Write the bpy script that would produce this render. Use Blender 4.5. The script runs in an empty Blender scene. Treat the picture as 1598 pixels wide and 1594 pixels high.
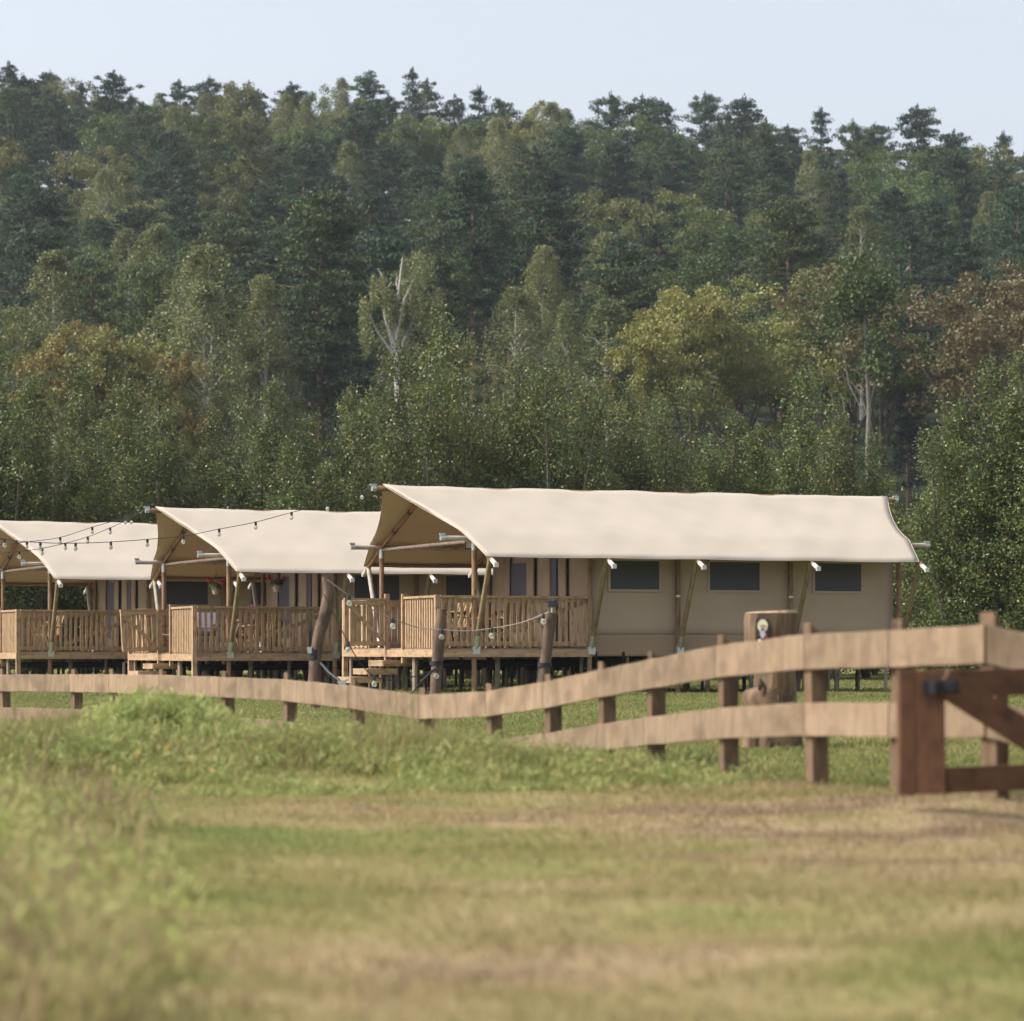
import bpy, math, random
import numpy as np
from mathutils import Vector, Matrix, Euler

# ------------------------------------------------------------------ camera, sky, sun, exposure
sc = bpy.context.scene
COL = sc.collection
F = 4500.0; CX = 799.0; HY = 1015.0; CZ = 0.87
cam_d = bpy.data.cameras.new("camera"); cam = bpy.data.objects.new("camera", cam_d); COL.objects.link(cam)
cam.location = (0, 0, CZ); cam.rotation_euler = (math.radians(90), 0, 0)
cam_d.sensor_width = 36; cam_d.sensor_fit = 'HORIZONTAL'; cam_d.lens = 36 * F / 1598.0
cam_d.shift_y = (HY - 797.0) / 1598.0
cam_d.clip_start = 0.1; cam_d.clip_end = 3000
cam_d.dof.use_dof = True; cam_d.dof.focus_distance = 57.0; cam_d.dof.aperture_fstop = 2.6
sc.camera = cam

SUN_EL, SUN_A = math.radians(45), math.radians(9)      # sun stands to the left, a touch towards the viewer
S = Vector((-math.cos(SUN_A) * math.cos(SUN_EL), -math.sin(SUN_A) * math.cos(SUN_EL), math.sin(SUN_EL)))
world = bpy.data.worlds.new("World"); sc.world = world; world.use_nodes = True
wn = world.node_tree; wn.nodes.clear()
wo = wn.nodes.new('ShaderNodeOutputWorld'); wb = wn.nodes.new('ShaderNodeBackground')
sky = wn.nodes.new('ShaderNodeTexSky'); sky.sky_type = 'NISHITA'; sky.sun_disc = False
sky.sun_elevation = SUN_EL; sky.sun_rotation = math.radians(-90) - SUN_A
sky.air_density = 1.0; sky.dust_density = 5.0; sky.ozone_density = 1.5; sky.altitude = 100
wb.inputs['Strength'].default_value = 0.145
hz = wn.nodes.new('ShaderNodeHueSaturation'); hz.inputs['Saturation'].default_value = 0.42; hz.inputs['Value'].default_value = 1.08
wn.links.new(sky.outputs[0], hz.inputs['Color']); wn.links.new(hz.outputs[0], wb.inputs[0]); wn.links.new(wb.outputs[0], wo.inputs[0])
sd = bpy.data.lights.new("sun", 'SUN'); sd.energy = 2.4; sd.angle = math.radians(0.8); sd.color = (1.0, 0.93, 0.83)
sun = bpy.data.objects.new("sun", sd); COL.objects.link(sun); sun.location = (-60, -5, 80)
sun.rotation_euler = (-S).to_track_quat('-Z', 'Y').to_euler()
sc.view_settings.view_transform = 'Standard'; sc.view_settings.look = 'None'
sc.view_settings.exposure = 0.78; sc.view_settings.gamma = 1.0
sc.cycles.max_bounces = 5; sc.cycles.diffuse_bounces = 2; sc.cycles.glossy_bounces = 2
sc.cycles.transmission_bounces = 3; sc.cycles.transparent_max_bounces = 6; sc.cycles.volume_bounces = 0
sc.cycles.use_denoising = True
sc.cycles.sample_clamp_indirect = 6

R = random.Random(7)
NR = np.random.default_rng(11)

def W(px, py, D):
    return Vector(((px - CX) / F * D, D, CZ + (HY - py) / F * D))

# ------------------------------------------------------------------ terrain
def sstep(a, b, x):
    t = np.clip((x - a) / (b - a), 0, 1); return t * t * (3 - 2 * t)

FL = [(-60, 1051, 1078, 36.8), (0, 1052, 1080, 35.2), (110, 1053, 1080, 33.4), (172, 1053, 1081, 32.3), (250, 1054, 1083, 30.9),
      (345, 1057, 1088, 29.3), (440, 1060, 1094, 27.7), (545, 1069, 1107, 26.0), (655, 1085, 1123, 24.6), (760, 1079, 1119, 23.4),
      (850, 1065, 1106, 22.3), (935, 1046, 1090, 21.3), (1008, 1031, 1077, 20.2), (1121, 1006, 1060, 18.4), (1258, 989, 1046, 16.9),
      (1390, 984, 1042, 16.0), (1540, 974, 1037, 15.2), (1690, 1008, 1069, 14.98), (1900, 1020, 1082, 14.8), (2200, 1030, 1093, 14.6)]
FXY = [((p - CX) / F * d, d) for p, _, _, d in FL]
FZ = [CZ + (HY - (a + b) / 2) / F * d - 0.80 for _, a, b, d in FL]

def vnoise(x, y, s, seed=0):
    x = np.asarray(x, float) / s; y = np.asarray(y, float) / s
    xi = np.floor(x).astype(np.int64); yi = np.floor(y).astype(np.int64); fx = x - xi; fy = y - yi
    def h(a, b):
        n = (a * 374761393 + b * 668265263 + seed * 1442695041) & 0x7fffffff
        n = ((n ^ (n >> 13)) * 1274126177) & 0x7fffffff
        return ((n ^ (n >> 16)) & 0xffff) / 65535.0
    fx = fx * fx * (3 - 2 * fx); fy = fy * fy * (3 - 2 * fy)
    return (h(xi, yi) * (1 - fx) + h(xi + 1, yi) * fx) * (1 - fy) + (h(xi, yi + 1) * (1 - fx) + h(xi + 1, yi + 1) * fx) * fy

def ground_z(x, y):
    x = np.asarray(x, float); y = np.asarray(y, float)
    z = 0.05 * (vnoise(x, y, 2.2, 3) - 0.5) + 0.055 * (vnoise(x * .6, y, .55, 6) - .5) * (1 - sstep(16, 19, y)) + 0.10 * (vnoise(x, y, 7, 5) - 0.5) * sstep(26, 34, y)
    z = z + 0.20 * np.exp(-((y - 19.6) / 1.5) ** 2) * (1 - sstep(1.15, 1.6, x)) 
    xx = np.array([p[0] for p in FXY]); yy = np.array([p[1] for p in FXY]); zz = np.array(FZ)
    best = np.full(x.shape, 1e9); bz = np.zeros(x.shape)
    for i in range(len(FXY) - 1):
        ax, ay, bx_, by_ = xx[i], yy[i], xx[i + 1], yy[i + 1]
        dx, dy = bx_ - ax, by_ - ay
        t = np.clip(((x - ax) * dx + (y - ay) * dy) / (dx * dx + dy * dy), 0, 1)
        d = np.hypot(x - ax - t * dx, y - ay - t * dy)
        m = d < best; best = np.where(m, d, best); bz = np.where(m, zz[i] * (1 - t) + zz[i + 1] * t, bz)
    k = np.exp(-(best / 1.1) ** 2)
    z = z * (1 - k) + bz * k
    h = np.clip((y - 145) / 235.0, 0, 1.15)
    hill = 51 * (h ** 1.05) * (1 - 0.0020 * np.clip(x, -60, 70) * sstep(200, 380, y)) + 3.0 * (vnoise(x, y, 45, 9) - 0.5) * sstep(150, 200, y)
    return z + hill

def gz(x, y): return float(ground_z(np.array([x]), np.array([y]))[0])

# ------------------------------------------------------------------ materials
def nt(m):
    m.use_nodes = True; t = m.node_tree; t.nodes.clear(); return t, t.nodes.new, t.links.new

def principled(name, col, rough=0.7, metal=0.0, spec=0.4):
    m = bpy.data.materials.new(name); t, N, L = nt(m)
    o = N('ShaderNodeOutputMaterial'); p = N('ShaderNodeBsdfPrincipled')
    p.inputs['Base Color'].default_value = (*col, 1); p.inputs['Roughness'].default_value = rough
    p.inputs['Metallic'].default_value = metal; p.inputs['Specular IOR Level'].default_value = spec
    L(p.outputs[0], o.inputs[0]); return m

def wood(name, c1, c2, c3, su=1.5, sv=28, rough=0.75, mottle=5.0, spec=0.25, bump=0.3, band=None):
    """wood whose grain follows each board's own length (uv.x runs along the board, in metres)"""
    m = bpy.data.materials.new(name); t, N, L = nt(m)
    o = N('ShaderNodeOutputMaterial'); p = N('ShaderNodeBsdfPrincipled'); uv = N('ShaderNodeUVMap')
    mp = N('ShaderNodeMapping'); mp.inputs['Scale'].default_value = (su, sv, 1); L(uv.outputs[0], mp.inputs[0])
    n1 = N('ShaderNodeTexNoise'); n1.inputs['Scale'].default_value = 1.0; n1.inputs['Detail'].default_value = 6; n1.inputs['Roughness'].default_value = 0.65
    n1.inputs['Distortion'].default_value = 0.6; L(mp.outputs[0], n1.inputs[0])
    mp2 = N('ShaderNodeMapping'); mp2.inputs['Scale'].default_value = (mottle, mottle * 1.6, 1); L(uv.outputs[0], mp2.inputs[0])
    n2 = N('ShaderNodeTexNoise'); n2.inputs['Scale'].default_value = 1.0; n2.inputs['Detail'].default_value = 4; L(mp2.outputs[0], n2.inputs[0])
    r1 = N('ShaderNodeValToRGB'); r1.color_ramp.elements[0].position = 0.33; r1.color_ramp.elements[1].position = 0.68
    r1.color_ramp.elements[0].color = (*c1, 1); r1.color_ramp.elements[1].color = (*c2, 1); L(n1.outputs[0], r1.inputs[0])
    r2 = N('ShaderNodeValToRGB'); r2.color_ramp.elements[0].position = 0.48; r2.color_ramp.elements[1].position = 0.72
    r2.color_ramp.elements[0].color = (0, 0, 0, 1); r2.color_ramp.elements[1].color = (1, 1, 1, 1); L(n2.outputs[0], r2.inputs[0])
    mx = N('ShaderNodeMixRGB'); mx.inputs[2].default_value = (*c3, 1); L(r2.outputs[0], mx.inputs[0]); L(r1.outputs[0], mx.inputs[1])
    oi = N('ShaderNodeObjectInfo'); hs = N('ShaderNodeHueSaturation')
    mr = N('ShaderNodeMapRange'); mr.inputs['To Min'].default_value = 0.85; mr.inputs['To Max'].default_value = 1.12
    L(oi.outputs['Random'], mr.inputs[0]); L(mr.outputs[0], hs.inputs['Value']); L(mx.outputs[0], hs.inputs['Color'])
    L(hs.outputs[0], p.inputs['Base Color']); p.inputs['Roughness'].default_value = rough; p.inputs['Specular IOR Level'].default_value = spec
    b = N('ShaderNodeBump'); b.inputs['Strength'].default_value = bump; b.inputs['Distance'].default_value = 0.01
    L(n1.outputs[0], b.inputs['Height']); L(b.outputs[0], p.inputs['Normal']); L(p.outputs[0], o.inputs[0]); return m

def leaf(name, c, var=0.25, trans=0.3, rough=0.5, spec=0.35, c2=None, nscale=0.35):
    m = bpy.data.materials.new(name); t, N, L = nt(m)
    o = N('ShaderNodeOutputMaterial'); p = N('ShaderNodeBsdfPrincipled'); tr = N('ShaderNodeBsdfTranslucent'); mx = N('ShaderNodeMixShader')
    g = N('ShaderNodeTexCoord'); n = N('ShaderNodeTexNoise'); n.inputs['Scale'].default_value = nscale; n.inputs['Detail'].default_value = 3
    L(g.outputs['Object'], n.inputs[0])
    c2 = c2 or (c[0] * 1.5, c[1] * 1.3, c[2] * 0.9)
    mc = N('ShaderNodeMixRGB'); mc.inputs[1].default_value = (*c, 1); mc.inputs[2].default_value = (*c2, 1)
    rp = N('ShaderNodeMapRange'); rp.inputs['From Min'].default_value = 0.35; rp.inputs['From Max'].default_value = 0.68
    L(n.outputs[0], rp.inputs[0]); L(rp.outputs[0], mc.inputs[0])
    oi = N('ShaderNodeObjectInfo'); hs = N('ShaderNodeHueSaturation')
    m1 = N('ShaderNodeMapRange'); m1.inputs['To Min'].default_value = 1 - var; m1.inputs['To Max'].default_value = 1 + var
    m2 = N('ShaderNodeMapRange'); m2.inputs['To Min'].default_value = 0.488; m2.inputs['To Max'].default_value = 0.512
    ml = N('ShaderNodeMath'); ml.operation = 'MULTIPLY'; ml.inputs[1].default_value = 7.31; fr = N('ShaderNodeMath'); fr.operation = 'FRACT'
    L(oi.outputs['Random'], m1.inputs[0]); L(oi.outputs['Random'], ml.inputs[0]); L(ml.outputs[0], fr.inputs[0]); L(fr.outputs[0], m2.inputs[0])
    L(m1.outputs[0], hs.inputs['Value']); L(m2.outputs[0], hs.inputs['Hue']); L(mc.outputs[0], hs.inputs['Color'])
    L(hs.outputs[0], p.inputs['Base Color']); L(hs.outputs[0], tr.inputs['Color'])
    p.inputs['Roughness'].default_value = rough; p.inputs['Specular IOR Level'].default_value = spec
    mx.inputs[0].default_value = trans; L(p.outputs[0], mx.inputs[1]); L(tr.outputs[0], mx.inputs[2]); L(mx.outputs[0], o.inputs[0]); return m

def canvas(name, c, trans=0.12, rough=0.85):
    m = bpy.data.materials.new(name); t, N, L = nt(m)
    o = N('ShaderNodeOutputMaterial'); p = N('ShaderNodeBsdfPrincipled'); tr = N('ShaderNodeBsdfTranslucent'); mx = N('ShaderNodeMixShader')
    g = N('ShaderNodeTexCoord'); n = N('ShaderNodeTexNoise'); n.inputs['Scale'].default_value = 1.3; n.inputs['Detail'].default_value = 5
    L(g.outputs['Object'], n.inputs[0]); r = N('ShaderNodeValToRGB')
    r.color_ramp.elements[0].position = 0.3; r.color_ramp.elements[1].position = 0.7
    r.color_ramp.elements[0].color = (*[v * 0.94 for v in c], 1); r.color_ramp.elements[1].color = (*[v * 1.03 for v in c], 1)
    L(n.outputs[0], r.inputs[0]); L(r.outputs[0], p.inputs['Base Color']); p.inputs['Roughness'].default_value = rough
    p.inputs['Specular IOR Level'].default_value = 0.15
    tr.inputs['Color'].default_value = (c[0] * 1.1, c[1] * 0.80, c[2] * 0.46, 1)
    n2 = N('ShaderNodeTexNoise'); n2.inputs['Scale'].default_value = 2.2; n2.inputs['Detail'].default_value = 3; L(g.outputs['Object'], n2.inputs[0])
    b = N('ShaderNodeBump'); b.inputs['Strength'].default_value = 0.08; b.inputs['Distance'].default_value = 0.03
    L(n2.outputs[0], b.inputs['Height']); L(b.outputs[0], p.inputs['Normal'])
    mx.inputs[0].default_value = trans; L(p.outputs[0], mx.inputs[1]); L(tr.outputs[0], mx.inputs[2]); L(mx.outputs[0], o.inputs[0]); return m

M = {}
M['rail'] = wood('weathered_board', (.175, .122, .077), (.295, .213, .14), (.14, .096, .06), su=8, sv=2.5, mottle=2.5)
M['fpost'] = wood('fence_post_wood', (.115, .073, .043), (.19, .125, .075), (.07, .045, .028), su=5, sv=20)
M['gate'] = wood('stained_gate_wood', (.10, .048, .025), (.155, .075, .038), (.06, .03, .018), su=3, sv=18, rough=0.6)
M['deck'] = wood('deck_timber', (.30, .20, .115), (.44, .30, .185), (.20, .125, .075), su=1.2, sv=30, mottle=6)
M['deck2'] = wood('deck_board', (.27, .18, .12), (.38, .27, .19), (.20, .13, .09), su=1.2, sv=30)
M['pole'] = wood('round_pole', (.22, .13, .075), (.32, .20, .12), (.14, .085, .05), su=1.5, sv=18)
M['olivepole'] = wood('olive_pole', (.17, .125, .065), (.25, .19, .10), (.11, .085, .045), su=1.5, sv=18)
M['pale'] = wood('grey_pole', (.36, .30, .25), (.50, .43, .37), (.25, .2, .16), su=1.5, sv=18)
M['stilt'] = wood('stilt_wood', (.13, .10, .08), (.22, .17, .13), (.07, .055, .045), su=1.5, sv=18)
M['stilt2'] = wood('fresh_stilt_wood', (.27, .21, .16), (.38, .31, .25), (.18, .14, .11), su=1.5, sv=18)
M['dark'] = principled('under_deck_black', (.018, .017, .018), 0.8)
M['log'] = wood('bark_log', (.075, .048, .035), (.18, .12, .085), (.04, .028, .022), su=1.8, sv=16, mottle=3, bump=1.0)
M['stump'] = wood('stump_wood', (.075, .048, .032), (.33, .215, .125), (.06, .042, .034), su=1.4, sv=14, mottle=2.6, bump=1.0)
M['stumpcut'] = wood('cut_wood', (.42, .30, .19), (.52, .39, .26), (.34, .23, .14), su=8, sv=8)
M['stumpdark'] = wood('dark_bark', (.05, .034, .026), (.12, .08, .055), (.16, .12, .09), su=4, sv=16, mottle=5, bump=1.0)
M['canvas'] = canvas('cream_canvas', (.505, .448, .375), 0.20)
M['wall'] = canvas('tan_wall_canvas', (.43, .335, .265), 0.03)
M['inner_shaded'] = canvas('porch_canvas_shaded', (.29, .22, .155), 0.03)  # browner porch cloth, with the shade under the roof mixed into its colour
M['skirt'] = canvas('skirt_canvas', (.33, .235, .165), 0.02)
M['mesh'] = principled('window_mesh', (.062, .064, .086), 0.6, 0, 0.3)
M['black'] = principled('dark_interior', (.008, .008, .010), 0.7)
M['steel'] = principled('galvanised_steel', (.55, .57, .58), 0.38, 0.85)
M['steelp'] = principled('bright_bracket', (.58, .56, .52), 0.5, 0.3)
M['iron'] = principled('black_iron', (.012, .013, .018), 0.45)
M['cable'] = principled('cable_black', (.03, .03, .028), 0.6)
M['rope'] = principled('pale_cable', (.30, .28, .25), 0.7)
M['strap'] = principled('black_strap', (.012, .013, .018), 0.6)
M['glass'] = principled('clear_bulb', (.8, .78, .72), 0.08, 0, 0.5); M['glass'].node_tree.nodes['Principled BSDF'].inputs['Transmission Weight'].default_value = .75; M['glass'].node_tree.nodes['Principled BSDF'].inputs['IOR'].default_value = 1.15
M['pipe'] = principled('white_pipe', (.75, .74, .72), 0.4)
M['cushion'] = principled('lilac_cushion', (.20, .17, .22), 0.9)
M['pot'] = principled('pale_pot', (.45, .38, .30), 0.7)
M['red'] = principled('red_petals', (.45, .02, .025), 0.7)
M['pink'] = principled('pink_petals', (.62, .18, .26), 0.6)
M['chair'] = wood('chair_wood', (.21, .12, .06), (.32, .20, .10), (.15, .09, .045), su=2, sv=20)
M['sofa'] = principled('rattan_brown', (.16, .075, .03), 0.6)
# foliage
M['needle'] = leaf('pine_needles', (.026, .052, .028), 0.25, 0.10, 0.6, 0.2, c2=(.055, .090, .040))
M['needle2'] = leaf('pine_needles_olive', (.048, .076, .030), 0.2, 0.12, 0.6, 0.2, c2=(.09, .115, .04))
M['spruce'] = leaf('spruce_needles', (.024, .046, .034), 0.2, 0.08, 0.6, 0.2, c2=(.04, .06, .034))
M['oak'] = leaf('leaf_green', (.060, .098, .028), 0.25, 0.25, c2=(.115, .15, .036))
M['olive'] = leaf('leaf_olive', (.110, .125, .036), 0.2, 0.25, c2=(.17, .17, .045))
M['yellow'] = leaf('leaf_yellow_green', (.19, .195, .055), 0.12, 0.28, c2=(.24, .225, .062))
M['orange'] = leaf('leaf_orange', (.20, .145, .045), 0.12, 0.28, c2=(.19, .175, .05))
M['rust'] = leaf('leaf_rust', (.135, .105, .045), 0.12, 0.25, c2=(.15, .13, .05))
M['birch'] = leaf('leaf_birch', (.14, .165, .065), 0.18, 0.28, c2=(.185, .19, .065))
M['near'] = leaf('leaf_near', (.088, .115, .038), 0.2, 0.28, 0.45, 0.35, c2=(.125, .15, .045), nscale=0.7)
M['near2'] = leaf('leaf_near_light', (.128, .158, .052), 0.18, 0.3, 0.4, 0.45, c2=(.12, .14, .034), nscale=0.7)
M['nyel'] = principled('leaf_autumn', (.34, .22, .03), 0.5)
M['bark'] = wood('bark_grey', (.09, .075, .06), (.16, .13, .11), (.05, .04, .035), su=2, sv=6)
M['pbark'] = wood('bark_pine', (.13, .08, .055), (.20, .125, .085), (.08, .055, .04), su=2, sv=6)
M['bbark'] = wood('bark_birch', (.38, .34, .31), (.52, .48, .45), (.10, .09, .08), su=4, sv=3)
M['ghost'] = wood('bark_pale_grey', (.17, .15, .125), (.25, .225, .195), (.11, .10, .085), su=2, sv=6)
M['petal'] = leaf('pot_foliage', (.07, .13, .04))

def grass_mat(name, cols, trans=0.3):
    m = bpy.data.materials.new(name); t, N, L = nt(m)
    o = N('ShaderNodeOutputMaterial'); p = N('ShaderNodeBsdfDiffuse'); tr = N('ShaderNodeBsdfTranslucent'); mx = N('ShaderNodeMixShader')
    at = N('ShaderNodeAttribute'); at.attribute_name = 'tone'
    r = N('ShaderNodeValToRGB'); cr = r.color_ramp
    for i, c in enumerate(cols):
        pos = i / (len(cols) - 2) * .85 if i < len(cols) - 1 else 1.0
        e = cr.elements[0] if i == 0 else (cr.elements[len(cr.elements) - 1] if i == len(cols) - 1 else cr.elements.new(pos))
        e.position = pos; e.color = (*c, 1)
    L(at.outputs['Fac'], r.inputs[0]); L(r.outputs[0], p.inputs[0]); L(r.outputs[0], tr.inputs[0])
    mx.inputs[0].default_value = trans; L(p.outputs[0], mx.inputs[1]); L(tr.outputs[0], mx.inputs[2]); L(mx.outputs[0], o.inputs[0]); return m
# tone: 0 brown thatch -> straw -> olive -> fresh green -> deep green
GC = [(.19, .135, .095), (.38, .295, .175), (.31, .265, .125), (.235, .235, .09), (.17, .21, .072), (.09, .15, .05), (.035, .045, .026)]
M['grass'] = grass_mat('grass_blades', GC, .5)

def ground_mat():
    m = bpy.data.materials.new('ground_soil_and_turf'); t, N, L = nt(m)
    o = N('ShaderNodeOutputMaterial'); p = N('ShaderNodeBsdfDiffuse')
    at = N('ShaderNodeAttribute'); at.attribute_name = 'tone'
    g = N('ShaderNodeTexCoord'); n = N('ShaderNodeTexNoise'); n.inputs['Scale'].default_value = 2.5; n.inputs['Detail'].default_value = 8; n.inputs['Roughness'].default_value = 0.7
    L(g.outputs['Object'], n.inputs[0])
    sb = N('ShaderNodeMath'); sb.operation = 'SUBTRACT'; sb.inputs[1].default_value = 0.5; L(n.outputs[0], sb.inputs[0])
    mu = N('ShaderNodeMath'); mu.operation = 'MULTIPLY_ADD'; mu.inputs[1].default_value = 0.7; L(sb.outputs[0], mu.inputs[0]); L(at.outputs['Fac'], mu.inputs[2])
    mu.use_clamp = True
    r = N('ShaderNodeValToRGB'); cr = r.color_ramp
    for i, c in enumerate(GC):
        pos = i / (len(GC) - 2) * .85 if i < len(GC) - 1 else 1.0
        e = cr.elements[0] if i == 0 else (cr.elements[len(cr.elements) - 1] if i == len(GC) - 1 else cr.elements.new(pos))
        e.position = pos; e.color = (*[v * 0.74 for v in c], 1)
    L(mu.outputs[0], r.inputs[0]); L(r.outputs[0], p.inputs[0])
    b = N('ShaderNodeBump'); b.inputs['Strength'].default_value = 0.6; b.inputs['Distance'].default_value = 0.03; L(n.outputs[0], b.inputs['Height']); L(b.outputs[0], p.inputs['Normal'])
    L(p.outputs[0], o.inputs[0]); return m
M['ground'] = ground_mat()

# ------------------------------------------------------------------ mesh building
class MB:
    def __init__(s): s.v = []; s.f = []; s.uv = []; s.mi = []; s.cur = 0
    def quad(s, pts, uvs=None):
        b = len(s.v); s.v += [tuple(p) for p in pts]; s.f.append(list(range(b, b + len(pts))))
        s.uv += uvs or [(p[0], p[2]) for p in pts]; s.mi.append(s.cur)
    def beam(s, p0, p1, w, h, up=(0, 0, 1), off=None):
        p0, p1 = Vector(p0), Vector(p1); d = (p1 - p0); L = d.length; d = d / L; up = Vector(up)
        if abs(d.dot(up)) > 0.95: up = Vector((0, 1, 0)) if abs(d.y) < 0.9 else Vector((1, 0, 0))
        sd_ = d.cross(up).normalized(); u = sd_.cross(d).normalized()
        o = R.random() * 50 if off is None else off
        c = [(-w / 2, -h / 2), (w / 2, -h / 2), (w / 2, h / 2), (-w / 2, h / 2)]
        A = [p0 + sd_ * a + u * b for a, b in c]; B = [p1 + sd_ * a + u * b for a, b in c]
        ring = [0, w, w + h, 2 * w + h, 2 * w + 2 * h]
        for i in range(4):
            j = (i + 1) % 4
            s.quad([A[i], A[j], B[j], B[i]], [(o, o + ring[i]), (o, o + ring[i + 1]), (o + L, o + ring[i + 1]), (o + L, o + ring[i])])
        s.quad([A[3], A[2], A[1], A[0]], [(o, o), (o + w * .3, o), (o + w * .3, o + h), (o, o + h)])
        s.quad([B[0], B[1], B[2], B[3]], [(o, o), (o + w * .3, o), (o + w * .3, o + h), (o, o + h)])
        return s
    def box(s, c, size):
        c = Vector(c); sx, sy, sz = size; ax = max(range(3), key=lambda i: size[i])
        if ax == 0: return s.beam(c - Vector((sx / 2, 0, 0)), c + Vector((sx / 2, 0, 0)), sy, sz)
        if ax == 1: return s.beam(c - Vector((0, sy / 2, 0)), c + Vector((0, sy / 2, 0)), sx, sz)
        return s.beam(c - Vector((0, 0, sz / 2)), c + Vector((0, 0, sz / 2)), sx, sy)
    def tube(s, pts, rad, n=8, cap=True, vary=None):
        pts = [Vector(p) for p in pts]; o = R.random() * 50
        if not hasattr(rad, '__len__'): rad = [rad] * len(pts)
        rings = []; acc = 0; prev = None
        for i, p in enumerate(pts):
            d = (pts[min(i + 1, len(pts) - 1)] - pts[max(i - 1, 0)]).normalized()
            ref = Vector((1, 0, 0)) if abs(d.z) > 0.8 else Vector((0, 0, 1))
            a = d.cross(ref).normalized(); b = d.cross(a).normalized()
            if i: acc += (p - pts[i - 1]).length
            r = []
            for k in range(n):
                t = 2 * math.pi * k / n; rr = rad[i] * (vary(t, acc) if vary else 1)
                r.append(p + a * math.cos(t) * rr + b * math.sin(t) * rr)
            rings.append((r, acc))
        for i in range(len(rings) - 1):
            r0, l0 = rings[i]; r1, l1 = rings[i + 1]; c = 2 * math.pi * rad[0]
            for k in range(n):
                j = (k + 1) % n; u0, u1 = c * k / n, c * (k + 1) / n
                s.quad([r0[k], r0[j], r1[j], r1[k]], [(o + l0, u0), (o + l0, u1), (o + l1, u1), (o + l1, u0)])
        if cap:
            for r, fl in ((rings[0][0], True), (rings[-1][0], False)):
                q = list(reversed(r)) if fl else r
                s.quad(q, [((p - q[0]).x, (p - q[0]).y) for p in q])
        return s
    def lathe(s, c, prof, n=12):
        c = Vector(c)
        for (r0, z0), (r1, z1) in zip(prof, prof[1:]):
            for k in range(n):
                a, b = 2 * math.pi * k / n, 2 * math.pi * (k + 1) / n
                P = [c + Vector((r0 * math.cos(a), r0 * math.sin(a), z0)), c + Vector((r0 * math.cos(b), r0 * math.sin(b), z0)),
                     c + Vector((r1 * math.cos(b), r1 * math.sin(b), z1)), c + Vector((r1 * math.cos(a), r1 * math.sin(a), z1))]
                if r0 < 1e-5: P = [P[0], P[2], P[3]]
                elif r1 < 1e-5: P = P[:3]
                s.quad(P)
        return s
    def build(s, name, mat, parent=None, smooth=False, weld=True, bevel=0):
        me = bpy.data.meshes.new(name); me.from_pydata(s.v, [], s.f)
        uvl = me.uv_layers.new(name='UVMap'); uvl.data.foreach_set('uv', np.array(s.uv, np.float32).ravel())
        for m_ in (mat if isinstance(mat, (list, tuple)) else [mat]): me.materials.append(m_)
        me.polygons.foreach_set('material_index', np.array(s.mi, np.int32))
        if smooth: me.polygons.foreach_set('use_smooth', np.ones(len(s.f), bool))
        o = bpy.data.objects.new(name, me); COL.objects.link(o)
        if weld:
            import bmesh
            bm = bmesh.new(); bm.from_mesh(me); bmesh.ops.remove_doubles(bm, verts=bm.verts, dist=1e-4); bmesh.ops.recalc_face_normals(bm, faces=bm.faces); bm.to_mesh(me); bm.free()
        if smooth and weld: me.set_sharp_from_angle(angle=math.radians(50))
        if bevel:
            b = o.modifiers.new('edge', 'BEVEL'); b.width = bevel; b.segments = 2
        if parent is not None: o.parent = parent
        return o

def tag(o, label=None, cat=None, group=None, kind=None):
    if label: o['label'] = label
    if cat: o['category'] = cat
    if group: o['group'] = group
    if kind: o['kind'] = kind
    return o
def empty(name, loc, rz=0.0):
    o = bpy.data.objects.new(name, None); o.location = loc; o.rotation_euler = (0, 0, rz); o.empty_display_size = 0.3; COL.objects.link(o); return o
def copy_tree(o, parent=None):
    c = o.copy(); COL.objects.link(c)
    if parent is not None: c.parent = parent
    for ch in o.children: copy_tree(ch, c)
    return c
def fastmesh(name, V, faces_n, idx, mats, mi=None, attr=None):
    """V (n,3); all faces have faces_n corners"""
    me = bpy.data.meshes.new(name); nf = len(idx) // faces_n
    me.vertices.add(len(V)); me.vertices.foreach_set('co', V.astype(np.float32).ravel())
    me.loops.add(len(idx)); me.loops.foreach_set('vertex_index', idx.astype(np.int32))
    me.polygons.add(nf); me.polygons.foreach_set('loop_start', (np.arange(nf) * faces_n).astype(np.int32))
    for m_ in mats: me.materials.append(m_)
    if mi is not None: me.polygons.foreach_set('material_index', mi.astype(np.int32))
    if attr is not None:
        a = me.attributes.new('tone', 'FLOAT', 'POINT'); a.data.foreach_set('value', attr.astype(np.float32))
    me.update(calc_edges=True); return me

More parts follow.
